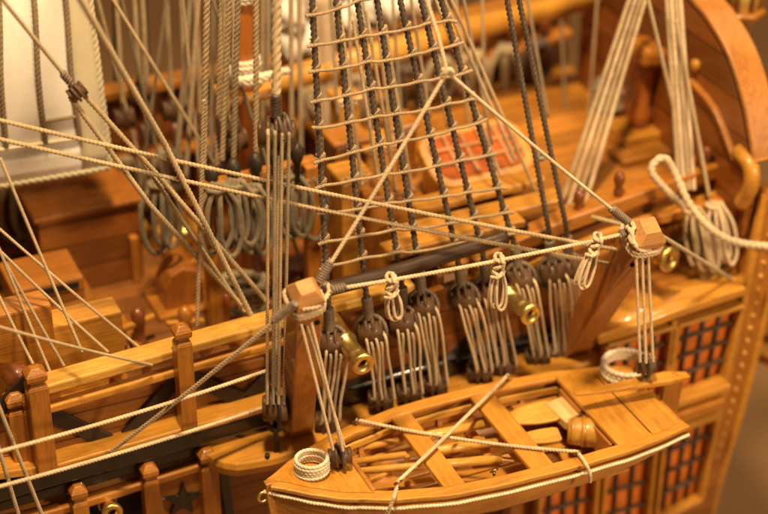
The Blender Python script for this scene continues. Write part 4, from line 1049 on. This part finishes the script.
q = at(300, 275, z=.9); mb = MB(); mb.box(q, (.7, 0, 0), (0, .4, 0), (0, 0, .4)); tag(mb.build('deck_locker', M['red_z'], bevel=.05), 'reddish locker behind the upright davit', 'locker')

# guns of the far side on their carriages
for k, x in enumerate((-8.2, -5.6, -3.0, -.8)):
    e = empty('deck_gun', V((x, 6.6, .5)), 'gun on a stepped carriage at the far bulwark', 'gun', 'guns along the far bulwark')
    mb = MB(); mb.box((x-.28, 6.6, .85), (.06, 0, 0), (0, .6, 0), (0, 0, .2)); mb.box((x+.28, 6.6, .85), (.06, 0, 0), (0, .6, 0), (0, 0, .2)); mb.box((x, 6.6, .76), (.3, 0, 0), (0, .5, 0), (0, 0, .06)); mb.build('carriage', M['amber'], e, bevel=.03)
    mb = MB(); mb.lathe(V((x, 5.8, 1.12)), Y, [(0, .04), (.04, .1), (.1, .2), (.3, .22), (1.2, .16), (1.9, .14), (2.0, .18)], n=16); mb.build('barrel', M['brass'], e)
    for wx in (-.4, .4):
        for wy in (-.4, .4):
            mb = MB(); mb.lathe(V((x+wx-.05, 6.6+wy, .66)), X, [(0, .16), (.1, .16)], n=14); mb.build('wheel', M['red_z'], e, bevel=.02)
for k, (x, y, lab) in enumerate(((-2.6, 3.6, 'round flaked coil of grey rope near the foot of the orange mast'),)):
    flat_coil((x, y, .5), .45, 4, .09, lab, 'grey', group='rope coils on the waist deck')
g0 = V((-5.9, 3.4, .5)); e = empty('hatch_grating', g0, 'square slatted hatch grating let into the dark waist deck', 'grating')
mb = MB()
for a, b in ((-1, 0), (1, 0), (0, -1), (0, 1)): mb.box(g0+V((a*.9, b*.75, .09)), (.08 if a else .98, 0, 0), (0, .08 if b else .67, 0), (0, 0, .09))
mb.build('coaming', M['amber'], e, bevel=.03)
for k in range(7):
    mb = MB(); mb.box(g0+V((-.7+.233*k, 0, .09)), (.05, 0, 0), (0, .66, 0), (0, 0, .05)); mb.build('slat', M['honey'], e)
# second layer of fine rigging beyond the shrouds
SEC = [(330, 338, 5.0), (349, 352, 4.4), (362, 374, 5.4), (374, 392, 3.6), (392, 404, 4.9), (410, 430, 3.3), (424, 448, 5.1), (455, 470, 4.2), (462, 492, 3.0), (482, 486, 5.2), (526, 548, 3.8), (598, 588, 5.6), (560, 566, 6.2), (706, 718, 4.4)]
for k, (a, b, y_) in enumerate(SEC):
    line('blurred thin tan line hanging beyond the ratlined shrouds and the deck edge', [at(a, -8, y=y_), at(b, 118+9*(k % 5), y=y_-.3)], .034, 'tan' if k % 2 else 'grey', group='blurred thin lines beyond the shrouds', fine=False)
# deck gear seen through the ratlines
for k, (px, py, y_, mm, s_) in enumerate(((345, 160, 3.8, 'amber', (.35, .35, .5)), (350, 195, 2.6, 'honey', (.3, .3, .45)), (376, 175, 3.6, 'honey', (.35, .3, .7)), (385, 205, 2.3, 'amber', (.45, .3, .3)), (345, 120, 5.2, 'spar', (.25, .25, .5)), (398, 150, 4.6, 'amber', (.3, .3, .6)))):
    q = at(px, py, y=y_); mb = MB(); zd = .5 if q.x < .5 else 2.3; mb.box((q.x, q.y, (q.z+s_[2]+zd)/2), (s_[0], 0, 0), (0, s_[1], 0), (0, 0, (q.z+s_[2]-zd)/2)); mb.box(q+Z*(s_[2]+.07), (s_[0]*1.2, 0, 0), (0, s_[1]*1.2, 0), (0, 0, .07))
    lab = ('amber post with a square cap seen through the ratlines, left of the others', 'short honey post low behind the two foremost shrouds', 'tall honey post behind the third shroud', 'low amber post nearest the ratlines', 'yellow post far back behind the second shroud', 'amber post behind the fourth shroud')[k]
    tag(mb.build('deck_post', M[mm], bevel=.05), lab, 'post', 'capped posts on the deck edge')
# skylight with lattice panes
s0, s1, s2, s3 = at(438, 196, y=2.6), at(540, 172, y=2.6), at(528, 112, y=3.9), at(432, 136, y=3.9)
e = empty('skylight', (s0+s1)/2, 'sloping skylight with orange panes in a rounded honey frame behind the shrouds', 'skylight')
mb = MB(); ex = (s1-s0).normalized(); ey = (s3-s0)-ex*(s3-s0).dot(ex); hgt = ey.length; ey.normalize(); wid = (s1-s0).length
def rrect(w, h, r, n=5):
    out_ = []
    for cx_, cy_, a0 in ((w-r, r, -90), (w-r, h-r, 0), (r, h-r, 90), (r, r, 180)):
        for i in range(n+1):
            a = math.radians(a0+90*i/n); out_.append((cx_+r*math.cos(a), cy_+r*math.sin(a)))
    return out_
mb.plate(rrect(wid, hgt, .45), .3, s0, ex, ey); mb.build('body', M['honey'], e, bevel=.05)
nz = ex.cross(ey)
mb = MB(); mb.plate(rrect(wid-.44, hgt-.4, .25), .1, s0+ex*.22+ey*.2+nz*.13, ex, ey); pn = mb.build('pane', M['hatchpane'], e)
mb = MB(); o = s0+ex*.22+ey*.2+nz*.19
for k in range(1, 5): mb.beam(o+ex*(wid-.44)*k/5, o+ex*(wid-.44)*k/5+ey*(hgt-.4), .08, .08, up=nz)
for k in range(1, 3): mb.beam(o+ey*(hgt-.4)*k/3+nz*.006, o+ey*(hgt-.4)*k/3+ex*(wid-.44)+nz*.006, .08, .08, up=nz)
mb.build('glazing_bars', M['amber'], pn)
mb = MB(); tp_ = [s0+ex*.2+ey*.2-nz*.1, s1-ex*.2+ey*.2-nz*.1, s1-ex*.2+ey*(hgt-.2)-nz*.1, s0+ex*.2+ey*(hgt-.2)-nz*.1]
mb.add(tp_+[V((p.x, p.y, 2.3)) for p in tp_], [(0, 1, 2, 3), (7, 6, 5, 4), (0, 4, 5, 1), (1, 5, 6, 2), (2, 6, 7, 3), (3, 7, 4, 0)]); mb.build('coaming', M['honey'], e, bevel=.05)

# bitts before the stern
b0 = at(652, 138, z=2.3); by = b0.y
e = empty('deck_bitts', b0, 'heavy brown bitts: two posts under a thick crossbeam before the stern', 'bitts')
mb = MB(); mb.box(b0+Z*.2, (.95, 0, 0), (0, .5, 0), (0, 0, .2)); mb.build('base', M['honey'], e, bevel=.06)
mb = MB(); mb.box(b0+V((-.2, -.6, .08)), (1.1, 0, 0), (0, .4, 0), (0, 0, .1)); mb.build('step', M['qdeck'], e, bevel=.04)
q0, q1 = at(634, 52, y=by), at(699, 48, y=by); mb = MB(); mb.rect_sweep([q0, q1], .95, .42); mb.build('crossbeam', M['amber'], e, bevel=.12)
for px, pt in ((638, 62), (664, 60)):
    a, b = at(px, 124, y=by), at(px+9, pt, y=by); mb = MB(); mb.lathe(a, b-a, [(0, .24), (.3, .27), (.5, .18), ((b-a).length*.7, .2), ((b-a).length, .24)], n=14); mb.build('post', M['mast'], e)
a = at(676, 40, y=by); mb = MB(); mb.lathe(a, V((.1, 0, 1)), [(0, .36), (3, .32)], n=18); mb.build('upright', M['mast'], e)
for k, (px, py, y_) in enumerate(((692, 118, 3.2), (700, 128, 2.8), (612, 96, 5.0), (600, 70, 6.0), (625, 72, 5.4))):
    q = at(px, py+14, z=2.3); mb = MB(); mb.lathe(q, Z, [(0, .2), (.3, .22), (.42, .12), (.6, .2), (.8, .24), (.95, .1)], n=12)
    tag(mb.build('turned_post', M['red_z'] if k > 1 else M['spar']), ('pale turned post against the dark transom, the left one', 'pale turned post against the dark transom, the right one', 'red turned post left of the bitts, nearest', 'red turned post farthest left of the bitts', 'red turned post between the slanting bundle and the bitts')[k], 'post', 'turned posts near the bitts')
flat_coil(at(612, 108, z=2.32), .42, 3, .1, 'grey coil of rope on deck left of the bitts', 'grey', group='rope coils on the quarterdeck')
mb = MB(); q = at(706, 40, x=6.85); mb.lathe(at(697, 65, x=6.9), V((-1, 0, 0)), [(0, .14), (.08, .13), (.12, .05)], n=12); part('transom_boss', 'spar', mb, 0)
mb = MB(); mb.rect_sweep(spline([at(690, 80, x=6.84), at(715, 110, x=6.84), at(735, 160, x=6.84)], 6), .1, .14, up=X); part('transom_moulding', 'amber_y', mb, .03)

# stern lantern
lt = at(741, 6, x=8.6); e = empty('stern_lantern', lt-Z*.7, 'turned wooden stern lantern with yellow glass at the top right corner', 'lantern')
mb = MB(); mb.lathe(lt-Z*.75, Z, [(0, .08), (.1, .2), (.22, .24), (.3, .16), (.42, .35), (.62, .52), (.68, .54), (.74, .48)], n=8); mb.build('base', M['amber_z'], e)
mb = MB(); mb.lathe(lt-Z*.02, Z, [(0, .36), (.9, .46)], n=8); mb.build('glass', M['lampglass'], e)
mb = MB()
for k in range(8):
    a = math.pi*k/4; mb.tube([lt+V((math.cos(a)*.38, math.sin(a)*.38, 0)), lt+V((math.cos(a)*.48, math.sin(a)*.48, .9))], .05, n=6)
mb.lathe(lt+Z*.88, Z, [(0, .55), (.1, .6), (.5, .25), (.7, .05)], n=8)
mb.build('cage', M['amber_z'], e)
mb = MB(); mb.tube([lt-Z*.7, lt+V((-.3, .3, -1.6)), V((7.6, 3, 4.6))], .09, n=8); mb.build('bracket', M['steel'], e)

# ================================================================== CAMERA, LIGHT
cd = bpy.data.cameras.new('camera'); co = bpy.data.objects.new('camera', cd); col.objects.link(co)
co.matrix_world = Matrix((( R.x, U.x, -F.x, CAM.x), (R.y, U.y, -F.y, CAM.y), (R.z, U.z, -F.z, CAM.z), (0, 0, 0, 1)))
cd.sensor_width = 36; cd.lens = 18/math.tan(math.radians(12)); cd.clip_start = .5; cd.clip_end = 600
cd.dof.use_dof = True
cd.dof.focus_distance = (at(430, 330, y=-1.7)-CAM).dot(F); cd.dof.aperture_fstop = .125; cd.dof.aperture_blades = 7
sc.camera = co

w = bpy.data.worlds.new('World'); sc.world = w; w.use_nodes = True
w.node_tree.nodes['Background'].inputs[0].default_value = (1, .58, .25, 1)
w.node_tree.nodes['Background'].inputs[1].default_value = .18
def lamp(name, loc, target, size, power, c=(1, .74, .45), spread=None):
    l = bpy.data.lights.new(name, 'AREA'); l.shape = 'DISK'; l.size = size; l.energy = power; l.color = c
    if spread: l.spread = math.radians(spread)
    o = bpy.data.objects.new(name, l); col.objects.link(o); o.location = loc
    o.rotation_euler = (V(target)-V(loc)).to_track_quat('-Z', 'Y').to_euler(); return o
lamp('ceiling_spot', (-6, -9, 42), (0, 1, 1), 4, 27000, (1, .72, .39))
lamp('ceiling_spot', (14, 4, 38), (2, 2, 1), 3, 7000, (1, .70, .40))
lamp('front_spot', (16, -30, 16), (1, 0, 0), 4, 9000, (1, .72, .42))

sc.view_settings.view_transform = 'Standard'; sc.view_settings.look = 'None'; sc.view_settings.exposure = -.08; sc.view_settings.gamma = 1
sc.cycles.use_denoising = True
sc.cycles.max_bounces = 8
